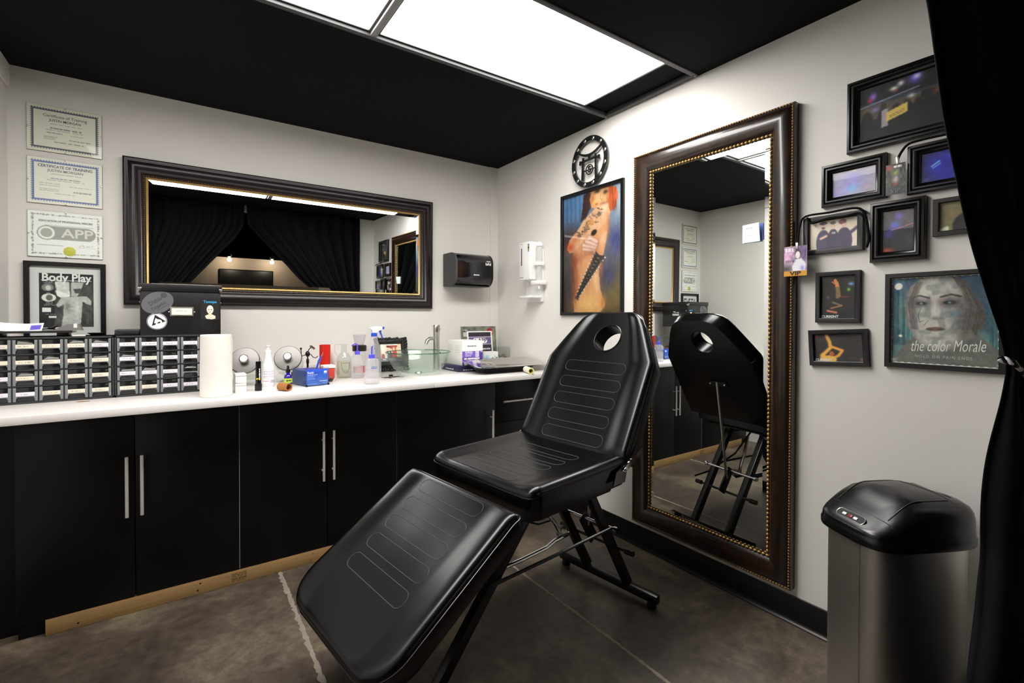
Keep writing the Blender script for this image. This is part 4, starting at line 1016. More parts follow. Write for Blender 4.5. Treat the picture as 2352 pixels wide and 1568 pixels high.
o = MB().lathe([(0, .0006), (.062, .0006), (.062, 0)], 40, front(-.096, .158, 0) @ RZ(.5), sx=1.06, sy=.82).obj('oval_sticker', mat('grey_sticker', (98, 98, 102), .5), t)
text('Diablo', .026, mat('dark_print', (70, 70, 76), .6), o, front(-.105, .164, .0008) @ RZ(.62), maxw=.058, bold=.03)
text('Organics', .022, MATS['dark_print'], o, front(-.092, .142, .0008) @ RZ(.62), maxw=.066, bold=.03)
MB().lathe([(0, .0003), (.013, .0003)], 20, front(-.072, .193, .0008)).obj('dot', MATS['dark_print'], o)
smear(.06, .004, MATS['dark_print'], o, front(-.074, .135, .0008) @ RZ(.62), 4)
o = MB().lathe([(0, .0004), (.040, .0004), (.040, 0)], 40, front(-.099, .067, 0)).obj('round_sticker', WHITEINK, t)
b = MB(); b.tube([(-.099+.0375*math.cos(2*math.pi*i/40), -.0008, .067+.0375*math.sin(2*math.pi*i/40)) for i in range(40)], .0012, 6, closed=True); b.obj('sticker_ring', BLACK, o)
MB().prism([(-.020, -.022), (-.008, .032), (.034, .0)], 0, .0004, front(-.099, .067, .0006)).obj('triangle', BLACK, o, smooth=False)
MB().prism([(-.012, -.010), (-.006, .016), (.016, .0)], 0, .0004, front(-.099, .067, .0010)).obj('triangle', WHITEINK, o, smooth=False)
text('D', .034, WHITEINK, o, front(-.092, .062, .0013) @ RZ(-.1), bold=.04)
cv = Cv(50, 66, (14, 14, 15), 1.35)
cv.ell(.5, .52, .18, .20, (226, 206, 186), soft=.1); cv.poly([(.22, .82), (.4, .74), (.6, .74), (.8, .82), (.78, .94), (.6, .98), (.3, .95)], (204, 200, 180)); cv.rect(.42, .68, .58, .8, (214, 180, 150))
cv.ell(.43, .52, .045, .02, (50, 36, 30), soft=.4); cv.ell(.57, .52, .045, .02, (50, 36, 30), soft=.4); cv.ell(.5, .64, .06, .016, (150, 90, 80), soft=.4); cv.blob(.5, .4, .1, .06, (250, 238, 220), .8); cv.line([(.3, .88), (.5, .9), (.7, .87)], .02, (120, 110, 90), .7)
o = sheet('portrait_sticker', cv, .080, .108, t, front(.118, .128, .0008))
text('Tawapa', .018, mat('cyan_print', (40, 150, 200), .6), o, front(.118, .165, .0012), maxw=.058, bold=.03)

# ---- paper towel roll
t = thing('paper_towel_roll', 'tall white paper towel roll standing at the counter edge', 'paper towel', (-2.016, -0.640, HC))
EMB = mat('embossed_tissue', (240, 236, 228), .85, bump=.6, bscale=38, stretch=(1, 1, .5))
MB().lathe([(.020, .002), (.063, 0), (.0665, .004), (.0655, .14), (.064, .289), (.060, .292), (.022, .292), (.020, .289), (.020, .002)], 48).obj('roll', EMB, t)
MB().lathe([(.019, .001), (.0215, .001), (.0215, .291), (.019, .291), (.019, .001)], 24).obj('core', mat('cardboard', (164, 122, 76), .8), t)
MB().box((.064, -.006, .14), (.003, .03, .27), .001).obj('loose_flap', EMB, t)
# ---- two small white boxes
for i, (z, nm) in enumerate(((0, 'lower'), (.0475, 'upper'))):
    t = thing('small_carton', '%s of the two small white cartons stacked beside the towel roll' % nm, 'box', (-1.910, -0.575, HC+z), .03*i, group='small white cartons')
    MB().bx(-.024, .024, -.03, .05, 0, .046, .0015).obj('carton', PAPER, t)
    MB().bx(-.0245, .0245, -.0305, -.030, .034, .036).obj('flap_line', GREYINK, t, smooth=False)
    smear(.03, .004, GREYINK, t, T(0, .0, .0463), 3+i)

# ---- slanted glass jars with steel lids
JGL = clear_mat('jar_glass', (250, 252, 251), 1.42, .02)
def slant_jar(x, y, label, contents):
    t = thing('glass_jar', label, 'jar', (x, y, HC), -0.25, group='slanted glass jars with steel lids')
    ax = T(0, .03, .115) @ RX(math.radians(68))      # body axis leaning towards the room (-y) and up
    MB().lathe([(0, -.085), (.058, -.085), (.072, -.075), (.078, -.04), (.078, .01), (.066, .05), (.055, .062), (.052, .062), (.063, .048), (.075, .01), (.075, -.04), (.068, -.074), (0, -.082)], 40, ax).obj('jar', JGL, t)
    MB().bx(-.066, .066, -.02, .10, 0, .052, .018).obj('foot', JGL, t)
    l = MB().lathe([(.050, .052), (.071, .055), (.0735, .060), (.0735, .068), (.070, .073), (.040, .076), (.016, .0765), (0, .0765)], 40, ax).obj('lid', mat('spun_steel', (128, 126, 124), .46, 1.0), t)
    MB().lathe([(.009, .076), (.009, .092), (.022, .096), (.023, .102), (.018, .106), (0, .107)], 28, ax).obj('knob', STEEL, l)
    contents(t)
    return t
def wrapped(t):
    b = MB(); rg = random.Random(3)
    for k in range(9): b.box((rg.uniform(-.04, .04), rg.uniform(0, .06), .072+rg.uniform(0, .05)), (.035, .05, .008), .002, T(0, 0, 0) @ T(0, 0, 0))
    b.obj('brown_packets', mat('kraft_packets', (150, 126, 100), .6, var=.3, vscale=30), t)
    MB().bx(-.055, .0, -.006, .012, .062, .095, .004).obj('white_packets', PAPER, t)
def cotton(t):
    rg = random.Random(8); b = MB()
    for k in range(14): b.sphere((rg.uniform(-.045, .045), rg.uniform(-.005, .07), .07+rg.uniform(0, .05)), rg.uniform(.014, .02), 10)
    b.obj('cotton_balls', mat('cotton', (240, 240, 238), .95, bump=.5, bscale=90), t)['kind'] = 'stuff'
slant_jar(-1.862, -0.34, 'slanted glass jar with a steel lid beside the towel roll', wrapped)
slant_jar(-1.640, -0.30, 'slanted glass jar with a steel lid behind the purple bottle', cotton)

# ---- tube standing on its cap
t = thing('squeeze_tube', 'black squeeze tube standing on its wide cap', 'tube', (-1.829, -0.575, HC), .1)
MB().lathe([(0, 0), (.0165, 0), (.0165, .035), (.012, .037), (0, .037)], 24).obj('cap', BPLAST, t)
b = MB()
def tubef(u, v):
    a = 2*math.pi*u; k = v; rx = .0135*(1-k)+.0125*k; ry = .0135*(1-k)+.0022*k
    return Vector((rx*math.cos(a), ry*math.sin(a), .037+.112*k))
b.grid(tubef, 25, 8); bmesh.ops.remove_doubles(b.bm, verts=b.bm.verts[:], dist=1e-5); b.obj('body', BGLOSS, t)
smear(.06, .006, WHITEINK, t, Matrix(((0, 0, 1, .004), (0, -1, 0, 0), (1, 0, 0, .085), (0, 0, 0, 1))) @ T(0, 0, 0) if False else T(.003, -.0125, .085) @ FZ @ RZ(math.pi/2), 4, 'white_print')
smear(.02, .008, mat('yellow_print', (220, 200, 50), .5), t, T(-.003, -.0128, .062) @ FZ, 6, 'yellow_print', 2)
# ---- white lotion bottle
t = thing('lotion_bottle', 'white plastic bottle with a flip cap and pink label', 'bottle', (-1.766, -0.44, HC))
MB().lathe([(0, 0), (.030, 0), (.032, .004), (.032, .108), (.030, .118), (.022, .140), (.0185, .160), (.0175, .172), (0, .172)], 36).obj('body', WHITEP, t)
MB().lathe([(0, .172), (.0165, .172), (.0165, .192), (.011, .197), (.0075, .204), (.007, .216), (.010, .217), (.010, .223), (0, .224)], 28).obj('cap', WHITEP, t)
cv = Cv(40, 44, (232, 222, 230), 1.1); [cv.scribble(.08, .9, v, .03, (150, 130, 160), 5, int(v*99), .7) for v in (.1, .2, .28, .36, .5, .56, .62)]; cv.rect(.6, .74, .95, .92, (150, 140, 150), .7); cv.scribble(.05, .5, .8, .03, (170, 90, 130), 3, 4, .8)
o = sheet('label', cv, 1, 1, t)
for v_ in o.data.vertices:
    u_, w_ = v_.co.x, v_.co.y; a = -math.pi/2+u_*2.1; v_.co = (.0324*math.cos(a), .0324*math.sin(a), .058+w_*.085)
# ---- purple dropper bottle
t = thing('dropper_bottle', 'small purple glass bottle with a lime green label', 'bottle', (-1.677, -0.50, HC))
MB().lathe([(0, 0), (.019, 0), (.021, .003), (.021, .052), (.017, .062), (.0095, .068), (.0095, .078), (0, .078)], 28).obj('glass', mat('purple_glass', (54, 24, 150), .1, coat=.6), t)
MB().lathe([(.0214, .022), (.0214, .046)], 28).obj('label', mat('lime_label', (186, 216, 70), .5), t)
smear(.024, .008, BLACK, t, T(.0, -.0217, .034) @ FZ, 2, 'label_drawing', 3)
MB().lathe([(0, .078), (.012, .078), (.012, .093), (.006, .095), (.0058, .110), (.003, .115), (0, .115)], 20).obj('cap', BPLAST, t)
# ---- cork-coloured tube lying down
t = thing('cardboard_tube', 'short brown cardboard tube lying at the counter edge', 'tube', (-1.72, -0.655, HC), .55)
MB().lathe([(.0165, -.032), (.020, -.032), (.0205, 0), (.020, .032), (.0165, .032), (.0165, -.032)], 28, T(0, 0, .0205) @ RX(math.pi/2)).obj('tube', mat('brown_board', (170, 112, 58), .7, var=.1, vscale=40), t)
# ---- blue glove box in a clear holder
t = thing('glove_box', 'blue printed box in a clear holder, lettered in white', 'box', (-1.603, -0.584, HC), math.radians(14))
w_, d_, h_ = .132, .175, .098
cv = Cv(100, 76, (40, 84, 190), .74); cv.grad((36, 78, 196), (70, 104, 180)); cv.noise(10, 5, 3); cv.rect(.78, .12, .95, .34, (96, 130, 210), .8); cv.rect(.80, .14, .93, .26, (226, 232, 244))
for v in (.42, .48, .53, .58, .63): cv.scribble(.06, .4, v, .016, (190, 206, 236), 3, int(v*100), .6)
cv.scribble(.06, .5, .34, .03, (220, 228, 244), 6, 9, .9); cv.scribble(.6, .95, .76, .045, (214, 222, 240), 7, 5, .9); cv.scribble(.05, .5, .92, .02, (206, 216, 238), 6, 6, .8); cv.scribble(.75, .95, .88, .025, (206, 216, 238), 3, 7, .8)
sheet('printed_front', cv, w_-.008, h_-.012, t, T(w_/2, .0045, h_/2-.001) @ FZ)
text('Sonic', .017, WHITEINK, t, T(.028, .0042, .074) @ FZ, bold=.03, maxw=.036)
BL = mat('blue_carton', (66, 84, 150), .5)
MB().bx(.004, w_-.004, .005, d_-.005, .004, h_-.012, .001).obj('carton', BL, t)
o = MB().lathe([(0, .0004), (.03, .0004)], 24, T(w_/2, d_*.5, h_-.012), sx=1, sy=2.4).obj('opening', mat('violet_gloves', (70, 56, 150), .6), t)
b = MB()
b.bx(0, w_, 0, .002, 0, h_-.02); b.bx(0, .002, 0, d_, 0, h_); b.bx(w_-.002, w_, 0, d_, 0, h_); b.bx(0, w_, d_-.002, d_, 0, h_)
b.obj('clear_holder', PANE_THIN, t, smooth=False)
for x in (.004, w_-.004): MB().bx(x-.005, x+.005, -.002, .006, 0, .012, .002).obj('foot', BPLAST, t)
# ---- wire figure, blue pen standing in the box
t = thing('wire_figure', 'little black wire figure with a mirror head behind the blue box', 'figurine', (-1.515, -0.20, HC))
b = MB(); b.lathe([(0, 0), (.018, 0), (.018, .004), (.006, .008), (.006, .085), (.009, .10), (.008, .118), (.004, .124), (.004, .135), (0, .135)], 16); b.obj('stem', BMETAL, t)
MB().sphere((0, 0, .150), .014, 14, sz=1.3).obj('torso', BMETAL, t)
MB().tube([(0, 0, .148), (-.03, 0, .140), (-.036, 0, .150), (-.038, 0, .180)], .0025, 8).obj('arm', BMETAL, t)
MB().sphere((-.038, 0, .184), .007, 10).obj('hand', BMETAL, t)
MB().tube([(0, 0, .150), (.02, 0, .146), (.032, 0, .128), (.048, 0, .124), (.06, 0, .134)], .0025, 8).obj('arm', BMETAL, t)
MB().tube([(0, 0, .16), (.008, 0, .178), (.018, 0, .188)], .003, 8).obj('neck', BMETAL, t)
MB().box((.026, 0, .190), (.034, .02, .014), .002, T(.026, 0, .19) @ RY(.7) @ T(-.026, 0, -.19)).obj('mirror_head', CHROME, t)
t = thing('scalpel_handle', 'blue plastic scalpel handle standing up from the blue box', 'tool', (-1.53, -0.48, HC+.07))
MB().tube([(0, 0, 0), (.008, 0, .03), (.018, 0, .06), (.03, 0, .085)], [.004, .005, .007, .004], 8).obj('handle', mat('blue_plastic', (44, 84, 196), .35), t)
MB().tube([(.03, 0, .085), (.034, 0, .094), (.040, 0, .108)], [.0035, .003, .001], 8).obj('blade', STEEL, t)
# ---- red canister and red tub
t = thing('red_canister', 'tall plain red canister behind the blue box', 'canister', (-1.428, -0.26, HC))
MB().lathe([(0, 0), (.030, 0), (.031, .004), (.032, .20), (.032, .207), (.029, .207), (.028, .012), (0, .012)], 32).obj('shell', mat('red_plastic', (206, 34, 22), .3), t)
t = thing('wipes_tub', 'red tub with a white lid beside the blue box', 'tub', (-1.452, -0.415, HC))
MB().bx(-.028, .036, -.03, .03, .018, .080, .006).obj('tub', mat('red_label', (196, 62, 50), .45), t)
MB().bx(-.032, .040, -.034, .034, .080, .098, .006).obj('lid', WHITEP, t)
MB().lathe([(0, 0), (.022, 0), (.034, .02), (0, .02)], 20, T(.006, 0, 0)).obj('base', BPLAST, t)
smear(.03, .006, GREYINK, t, T(.01, -.0305, .03) @ FZ, 3)
# ---- rolled tissue leaning
t = thing('tissue_cone', 'white rolled tissue cone leaning behind the skull bottle', 'tissue', (-1.318, -0.165, HC))
MB().lathe([(0, 0), (.008, 0), (.034, .175), (.036, .205), (.030, .206), (.006, .01), (0, .01)], 24, RY(-.32) @ T(0, 0, .004)).obj('cone', mat('pinkish_tissue', (238, 224, 220), .9, bump=.3, bscale=60), t)
# ---- skull bottle, wash bottles, spray bottle
PLA = clear_mat('cloudy_plastic', (254, 254, 255), 1.35, .15, .22, (252, 252, 253))
t = thing('skull_bottle', 'clear glass jug with a skull emblem and pale yellow liquid', 'bottle', (-1.322, -0.29, HC))
MB().lathe([(0, .001), (.040, 0), (.043, .005), (.043, .118), (.036, .136), (.018, .156), (.0155, .17), (.0155, .200), (.019, .202), (.019, .210), (.016, .210), (.014, .168), (.034, .134), (.041, .118), (.041, .006), (0, .004)], 36).obj('glass', JGL, t)
MB().lathe([(0, .006), (.0395, .006), (.0395, .105), (0, .105)], 32).obj('liquid', clear_mat('yellow_liquid', (254, 253, 244), 1.1, .1, .22, (250, 248, 224)), t)
MB().tube([(-.018, 0, .206), (-.05, 0, .206), (-.058, 0, .198), (-.055, 0, .16), (-.036, 0, .135)], .004, 8).obj('loop_handle', JGL, t)
b = MB(); P_ = [(-.024, .032), (-.026, .01), (-.02, -.012), (-.008, -.03), (.0, -.034), (.008, -.03), (.02, -.012), (.026, .01), (.024, .032), (.012, .026), (0, .03), (-.012, .026)]
b.tube([(.0436*math.sin(x/.0436), -.0436*math.cos(x/.0436), .068+z) for x, z in P_], .0026, 6, closed=True)
for k in (-1, 1): b.tube([(.0436*math.sin((k*.004+.005*math.cos(a))/.0436), -.0437, .048+.007*math.sin(a)) for a in (0, 1.05, 2.1, 3.14, 4.2, 5.25)], .0012, 6, closed=True)
b.obj('skull_emblem', mat('grey_emblem', (128, 134, 134), .5), t)
PURP = mat('violet_blue_plastic', (92, 86, 236), .4)
def wash(x, y, label, h, r, bent, stripe):
    t = thing('wash_bottle', label, 'bottle', (x, y, HC), group='wash bottles')
    MB().lathe([(0, 0), (r-.002, 0), (r, .004), (r, h*.76), (r*.85, h*.84), (r*.36, h*.88), (r*.36, h*.93), (0, h*.93)], 32).obj('body', PLA, t)
    MB().lathe([(0, .002), (r-.0025, .002), (r-.0025, h*.5), (0, h*.5)], 28).obj('liquid', clear_mat('pale_liquid', (254, 254, 254), 1.1, .2, .16, (250, 248, 250)), t)
    MB().lathe([(0, h*.88), (r*.42, h*.88), (r*.42, h*1.0), (r*.36, h*1.005), (0, h*1.005)], 24).obj('cap', PURP, t)
    if bent: MB().tube([(0, 0, h), (0, 0, h*1.12), (0, 0, h*1.22), (-.006, 0, h*1.28), (-.016, 0, h*1.28), (-.036, 0, h*1.215)], [.0045, .0042, .004, .004, .0038, .003], 10).obj('nozzle', PURP, t)
    else: MB().tube([(0, 0, h), (0, 0, h*1.14), (0, -.004, h*1.26), (.001, -.02, h*1.30)], [.0042, .004, .0036, .003], 10).obj('nozzle', PURP, t)
    if stripe: smear(.036, .005, mat('blue_print', (96, 128, 214), .5), t, T(0, -r-.0006, h*.60) @ FZ, 4); smear(.034, .005, MATS['blue_print'], t, T(0, -r-.0006, h*.55) @ FZ, 5)
    return t
wash(-1.253, -0.335, 'wash bottle with a bent violet-blue nozzle beside the skull bottle', .165, .036, True, False)
wash(-1.268, -0.650, 'wash bottle with an upright violet-blue nozzle near the counter edge', .165, .041, False, True)
t = thing('spray_bottle', 'cloudy spray bottle with a white and blue trigger head', 'bottle', (-1.168, -0.395, HC))
MB().lathe([(0, 0), (.040, 0), (.043, .005), (.043, .165), (.038, .19), (.024, .225), (.020, .245), (.019, .258), (0, .258)], 36).obj('body', PLA, t)
BLUEP = mat('blue_plastic', (44, 84, 196), .35)
MB().lathe([(0, .256), (.019, .256), (.0185, .276), (.0155, .280), (0, .280)], 24).obj('collar', BLUEP, t)
mm = Matrix(((1, 0, 0, 0), (0, 0, -1, 0), (0, 1, 0, .28), (0, 0, 0, 1)))
b = MB(); b.prism([(-.012, 0), (.012, 0), (.016, .006), (.048, .020), (.050, .036), (.020, .040), (-.012, .038), (-.032, .028), (-.016, .018)], -.012, .012, mm); b.obj('trigger_head', WHITEP, t)
b = MB(); b.prism([(.050, .020), (.062, .022), (.062, .036), (.050, .037)], -.010, .010, mm); b.obj('nozzle_tip', BLUEP, t)
b = MB(); b.prism([(.030, .010), (.044, .018), (.044, .0), (.052, -.026), (.058, -.036), (.050, -.034), (.038, -.006)], -.006, .006, mm); b.obj('trigger', BLUEP, t)
# ---- jar with a dark lid and an upturned clear cup on it
t = thing('lidded_jar', 'tall clear jar with a dark lid behind the wash bottle', 'jar', (-1.205, -0.22, HC))
MB().lathe([(0, 0), (.036, 0), (.038, .004), (.038, .155), (.035, .158), (0, .158)], 28).obj('glass', PLA, t)
MB().lathe([(0, .158), (.043, .158), (.044, .162), (.044, .192), (.040, .196), (0, .196)], 28).obj('lid', mat('dark_brown_lid', (34, 22, 20), .35), t)
MB().lathe([(.0385, .02), (.0385, .06)], 28).obj('red_band', mat('red_label', (196, 62, 50), .45), t)
t = thing('plastic_cup', 'clear flared plastic cup standing on the dark-lidded jar', 'cup', (-1.205, -0.22, HC+.196))
MB().lathe([(0, 0), (.026, 0), (.042, .066), (.044, .068), (.041, .067), (.025, .003), (0, .002)], 28).obj('cup', clear_mat('clear_cup', (249, 248, 250), 1.45, .04, .08), t)

# ---- ornate black photo frame leaning on the wall
t = thing('ornate_frame', 'ornate black carved photo frame with a couple at a party', 'picture', (-0.945, -0.115, HC+.006), .0)
LEAN = T(0, 0, 0) @ RX(math.radians(-12)) @ FZ @ T(0, .112, 0)
MB().ring(.225, .222, [(0, 0), (0, .012), (.006, .018), (.022, .020), (.034, .012), (.038, .004)], LEAN).obj('frame', mat('carved_black', (16, 16, 16), .3, bump=1.0, bscale=70), t)
b = MB(); rg = random.Random(2)
for i in range(44):
    s = i/44*4; k = int(s); f = s-k
    x, y = ((-.108+.216*f, .108), (.108, .108-.216*f), (.108-.216*f, -.106), (-.108, -.106+.214*f))[k]
    b.sphere((x+rg.uniform(-.003, .003), y+rg.uniform(-.003, .003), .010), rg.uniform(.010, .015), 8, LEAN)
b.obj('carving', MATS['carved_black'], t)['kind'] = 'stuff'
for x, y in ((.10, .10), (-.10, .10), (.1, -.1), (-.1, -.1)):
    b = MB(); [b.sphere((x+.016*math.cos(a)*(1 if k % 2 else .6), y+.016*math.sin(a)*(1 if k % 2 else .6), .014), .009, 8, LEAN) for k, a in enumerate(np.linspace(0, 6.28, 8)[:-1])]; b.obj('corner_rosette', MATS['carved_black'], t)
cv = Cv(76, 76, (30, 30, 32), 1.0); cv.rect(0, 0, 1, .66, (206, 186, 166)); cv.blob(.05, .15, .3, .3, (244, 236, 226), .8); cv.blob(.95, .2, .2, .3, (214, 190, 160), .8); cv.ell(.55, .12, .26, .1, (150, 60, 50), soft=.2); cv.rect(.34, .02, .8, .07, (232, 226, 224))
cv.ell(.4, .56, .14, .28, (52, 50, 58), soft=.12); cv.ell(.28, .6, .05, .2, (210, 206, 214), soft=.2); cv.ell(.4, .25, .075, .11, (226, 184, 160), soft=.15); cv.rect(.38, .36, .43, .44, (236, 236, 236)); cv.ell(.4, .14, .08, .04, (90, 50, 40), soft=.3)
cv.ell(.68, .56, .14, .26, (206, 44, 30), soft=.12); cv.ell(.65, .24, .1, .15, (190, 76, 44), soft=.2); cv.ell(.64, .26, .055, .09, (232, 188, 164), soft=.15); cv.ell(.8, .5, .04, .14, (226, 186, 160), soft=.3); cv.ell(.12, .58, .08, .12, (150, 96, 84), soft=.3)
cv.rect(0, .66, 1, .82, (120, 122, 128)); cv.scribble(.1, .25, .72, .03, (220, 220, 226), 2, 3, .8); cv.scribble(.4, .7, .71, .03, (220, 220, 226), 3, 4, .8); cv.scribble(.35, .75, .76, .02, (200, 200, 206), 4, 6, .8); cv.rect(0, .82, 1, 1, (24, 24, 25)); cv.line([(.2, .9), (.5, .88), (.8, .9)], .03, (70, 70, 72), .6)
sheet('photo', cv, .152, .150, t, LEAN @ T(0, 0, .004))
MB().box((0, 0, .0065), (.152, .150, .0015), 0, LEAN).obj('pane', PANE, t, smooth=False)
MB().box((0, -.02, -.002), (.20, .19, .003), 0, LEAN).obj('backing', BPLAST, t, smooth=False)
# ---- bunch of keys
t = thing('key_bunch', 'bunch of dark keys lying in front of the ornate frame', 'keys', (-1.075, -0.44, HC), .2)
MB().tube([(.014*math.cos(a), .014*math.sin(a), .006+.002*math.sin(a)) for a in np.linspace(0, 2*math.pi, 17)[:-1]], .0016, 6, closed=True).obj('ring', STEEL, t)
DKEY = mat('dark_key', (52, 46, 42), .35, .7)
for a, L in ((.1, .05), (-.7, .062), (2.8, .045), (3.4, .05), (-2.2, .04)):
    m_ = RZ(a) @ T(.012, 0, .003)
    MB().prism([(0, -.008), (.014, -.009), (.018, -.003), (L, -.003), (L+.004, 0), (L, .003), (.018, .003), (.014, .009), (0, .008)], 0, .0022, m_).obj('key', DKEY, t, smooth=False)
MB().box((.0, .004, .012), (.024, .016, .014), .004).obj('fob', BPLAST, t)

# ---- glass vessel sink and tap
t = thing('vessel_sink', 'pale green glass bowl sink on the counter', 'sink', (-0.852, -0.345, HC))
SG = clear_mat('sink_glass', (247, 252, 249), 1.5, .02, .03, (226, 240, 232))
MB().lathe([(.001, .004), (.085, .001), (.120, .010), (.160, .038), (.191, .080), (.208, .130), (.2125, .143), (.2125, .148), (.206, .149), (.200, .140), (.183, .086), (.152, .045), (.112, .018), (.080, .011), (.001, .012)], 64).obj('bowl', SG, t)
MB().lathe([(.0, .013), (.022, .014), (.024, .010), (0, .010)], 24).obj('drain', STEEL, t)
MB().tube([(.210*math.cos(a), .210*math.sin(a), .146) for a in np.linspace(0, 2*math.pi, 65)[:-1]], .0035, 8, closed=True).obj('rim', clear_mat('green_rim', (190, 216, 204), 1.5, .02, .1, (150, 184, 168)), t)
t = thing('faucet', 'tall brushed nickel tap behind the glass bowl sink', 'tap', (-0.645, -0.19, HC), -.35)
MB().lathe([(0, 0), (.028, 0), (.028, .005), (.0225, .008), (.0225, .262), (.0235, .264), (.0245, .318), (.022, .322), (0, .322)], 32).obj('column', STEEL, t)
MB().tube([(0, 0, .215), (-.025, -.010, .226), (-.050, -.025, .226), (-.068, -.036, .212), (-.076, -.041, .188)], [.013, .0125, .0125, .013, .013], 14).obj('spout', STEEL, t)
MB().tube([(.0, .0, .29), (.02, -.012, .292), (.028, -.016, .292)], .005, 8).obj('lever', STEEL, t)
MB().cyl((.022, 0, .12), (.032, 0, .12), .006, 10).obj('knob', BPLAST, t)

# ---- corner: magazine, certificate stand, boxes
t = thing('magazine', 'dark green magazine leaning on the wall in the corner', 'magazine', (-0.19, -0.045, HC))
cv = Cv(70, 64, (84, 86, 78), .9); cv.noise(24, 8, 4); cv.noise(.6, 13, 9, (120, 128, 104)); cv.blob(.85, .3, .2, .3, (150, 160, 120), .8); cv.rect(.06, .08, .2, .26, (206, 206, 204), .8); cv.scribble(.07, .19, .13, .05, (60, 60, 60), 2, 4, .9); cv.ell(.82, .16, .1, .11, (150, 26, 40), soft=.08); cv.rect(.74, .14, .9, .18, (226, 200, 200), .7)
m_ = RX(math.radians(-6)) @ FZ @ T(0, .153, 0)
MB().box((0, 0, -.003), (.325, .306, .005), .001, m_).obj('pages', PAPER, t)
sheet('cover', cv, .325, .306, t, m_ @ T(0, 0, .0002), PRINTG)
t = thing('desk_sign', 'white-edged card with purple lettering in front of the green magazine', 'sign', (-0.245, -0.155, HC))
cv = Cv(64, 76, (40, 36, 46), 1.15); cv.rect(0, .15, 1, .37, (92, 76, 120)); cv.rect(0, .14, 1, .155, (206, 200, 214)); cv.rect(0, .365, 1, .38, (206, 200, 214)); cv.ell(.3, .26, .11, .085, (232, 230, 236), soft=.06); cv.rect(.3, .175, .72, .345, (232, 230, 236)); cv.ell(.72, .26, .1, .085, (232, 230, 236), soft=.06); cv.ell(.3, .26, .07, .058, (150, 140, 170), soft=.2)
cv.scribble(.5, .95, .52, .03, (220, 220, 226), 4, 4, .8); cv.ell(.65, .72, .14, .13, (226, 170, 150), soft=.3); cv.ell(.9, .72, .1, .12, (214, 160, 130), soft=.3); cv.blob(.62, .76, .06, .04, (240, 150, 150), .8); cv.line([(.66, .6), (.74, .68)], .02, (60, 60, 66))
m_ = RX(math.radians(-8)) @ FZ @ T(0, .138, 0)
MB().ring(.222, .268, [(0, 0), (0, .006), (.003, .007), (.009, .007), (.010, .002)], m_).obj('frame', WHITEP, t)
sheet('card', cv, .204, .250, t, m_ @ T(0, 0, .0025)); MB().box((0, 0, -.001), (.215, .26, .002), 0, m_).obj('backing', PAPER, t, smooth=False)
text('APP', .045, mat('purple_print', (70, 56, 96), .6), t, m_ @ T(.022, .060, .0032), bold=.02, maxw=.082)
MB().box((0, .03, .002), (.06, .06, .003), 0, m_ @ T(0, -.1, -.03)).obj('easel_foot', WHITEP, t, smooth=False)
t = thing('supply_case', 'flat navy blue carton under the white and purple glove box', 'box', (-0.505, -0.28, HC))
MB().bx(-.085, .15, -.14, .13, 0, .040, .001).obj('carton', mat('navy_carton', (40, 40, 76), .5), t)
smear(.14, .008, WHITEINK, t, T(.02, -.1405, .012) @ FZ, 4); smear(.12, .008, WHITEINK, t, Matrix(((0, 0, -1, -.0855), (-1, 0, 0, -.01), (0, 1, 0, .014), (0, 0, 0, 1))), 7)
t = thing('glove_carton', 'white and purple exam glove box beside the tap', 'box', (-0.465, -0.28, HC+.0405))
w_, d_, h_ = .168, .232, .172
MB().bx(-w_/2, w_/2, -d_/2, d_/2, 0, h_, .0015).obj('carton', PAPER, t)
cv = Cv(80, 80, (240, 238, 236), 1.02); cv.rect(0, .42, .84, .70, (112, 84, 176)); cv.rect(.84, .42, 1, 1, (70, 56, 130)); cv.rect(0, .68, .84, 1, (84, 70, 140)); cv.rect(.1, .7, .84, 1, (240, 238, 238)); cv.rect(.64, .44, .8, .68, (226, 220, 238), .9); cv.line([(.68, .48), (.68, .65)], .03, (150, 130, 200)); cv.line([(.75, .48), (.75, .65)], .03, (150, 130, 200))
for v, a_, b__ in ((.47, .14, .5), (.54, .14, .5), (.61, .14, .42)): cv.scribble(a_, b__, v, .03, (236, 230, 244), 3, int(v*100), .9)
cv.scribble(.25, .68, .22, .035, (110, 110, 116), 3, 4, .9); cv.scribble(.36, .7, .92, .04, (110, 110, 116), 5, 6, .7); cv.scribble(.88, .98, .46, .03, (220, 214, 236), 1, 6, .9); cv.scribble(.4, .52, .8, .05, (140, 140, 146), 2, 8, .6)
sheet('printed_front', cv, w_-.002, h_-.002, t, T(0, -d_/2-.0006, h_/2) @ FZ)
text('S', .03, BLACK, t, T(-.042, -d_/2-.0012, .042) @ FZ)
text('Kimberly-Clark', .012, mat('dark_print', (70, 70, 76), .6), t, T(-.005, -d_/2-.0012, .134) @ FZ, maxw=.07)
SIDE = Matrix(((0, 0, -1, -w_/2-.0006), (-1, 0, 0, 0), (0, 1, 0, h_/2), (0, 0, 0, 1)))
for k in range(10): smear(.07, .003, mat('pale_grey_print', (190, 190, 188), .6), t, SIDE @ T(-.055 if k % 2 else .045, .05-.012*(k//2*1.0), 0), k)
t = thing('mask_box', 'small box with blue face mask pictures beside the glove box', 'box', (-0.255, -0.26, HC))
MB().bx(-.045, .08, -.02, .05, 0, .118, .001).obj('carton', PAPER, t)
cv = Cv(40, 36, (226, 230, 232), .9); cv.blob(.2, .55, .25, .4, (110, 176, 226), 1); cv.line([(.3, .6), (.45, .75), (.55, .5)], .05, (236, 240, 244)); cv.ell(.62, .45, .07, .1, (60, 70, 120), soft=.3); cv.rect(.76, .25, .82, .6, (90, 170, 90)); cv.ell(.9, .42, .06, .09, (60, 70, 120), soft=.3)
sheet('printed_front', cv, .124, .116, t, T(.0175, -.0206, .059) @ FZ)
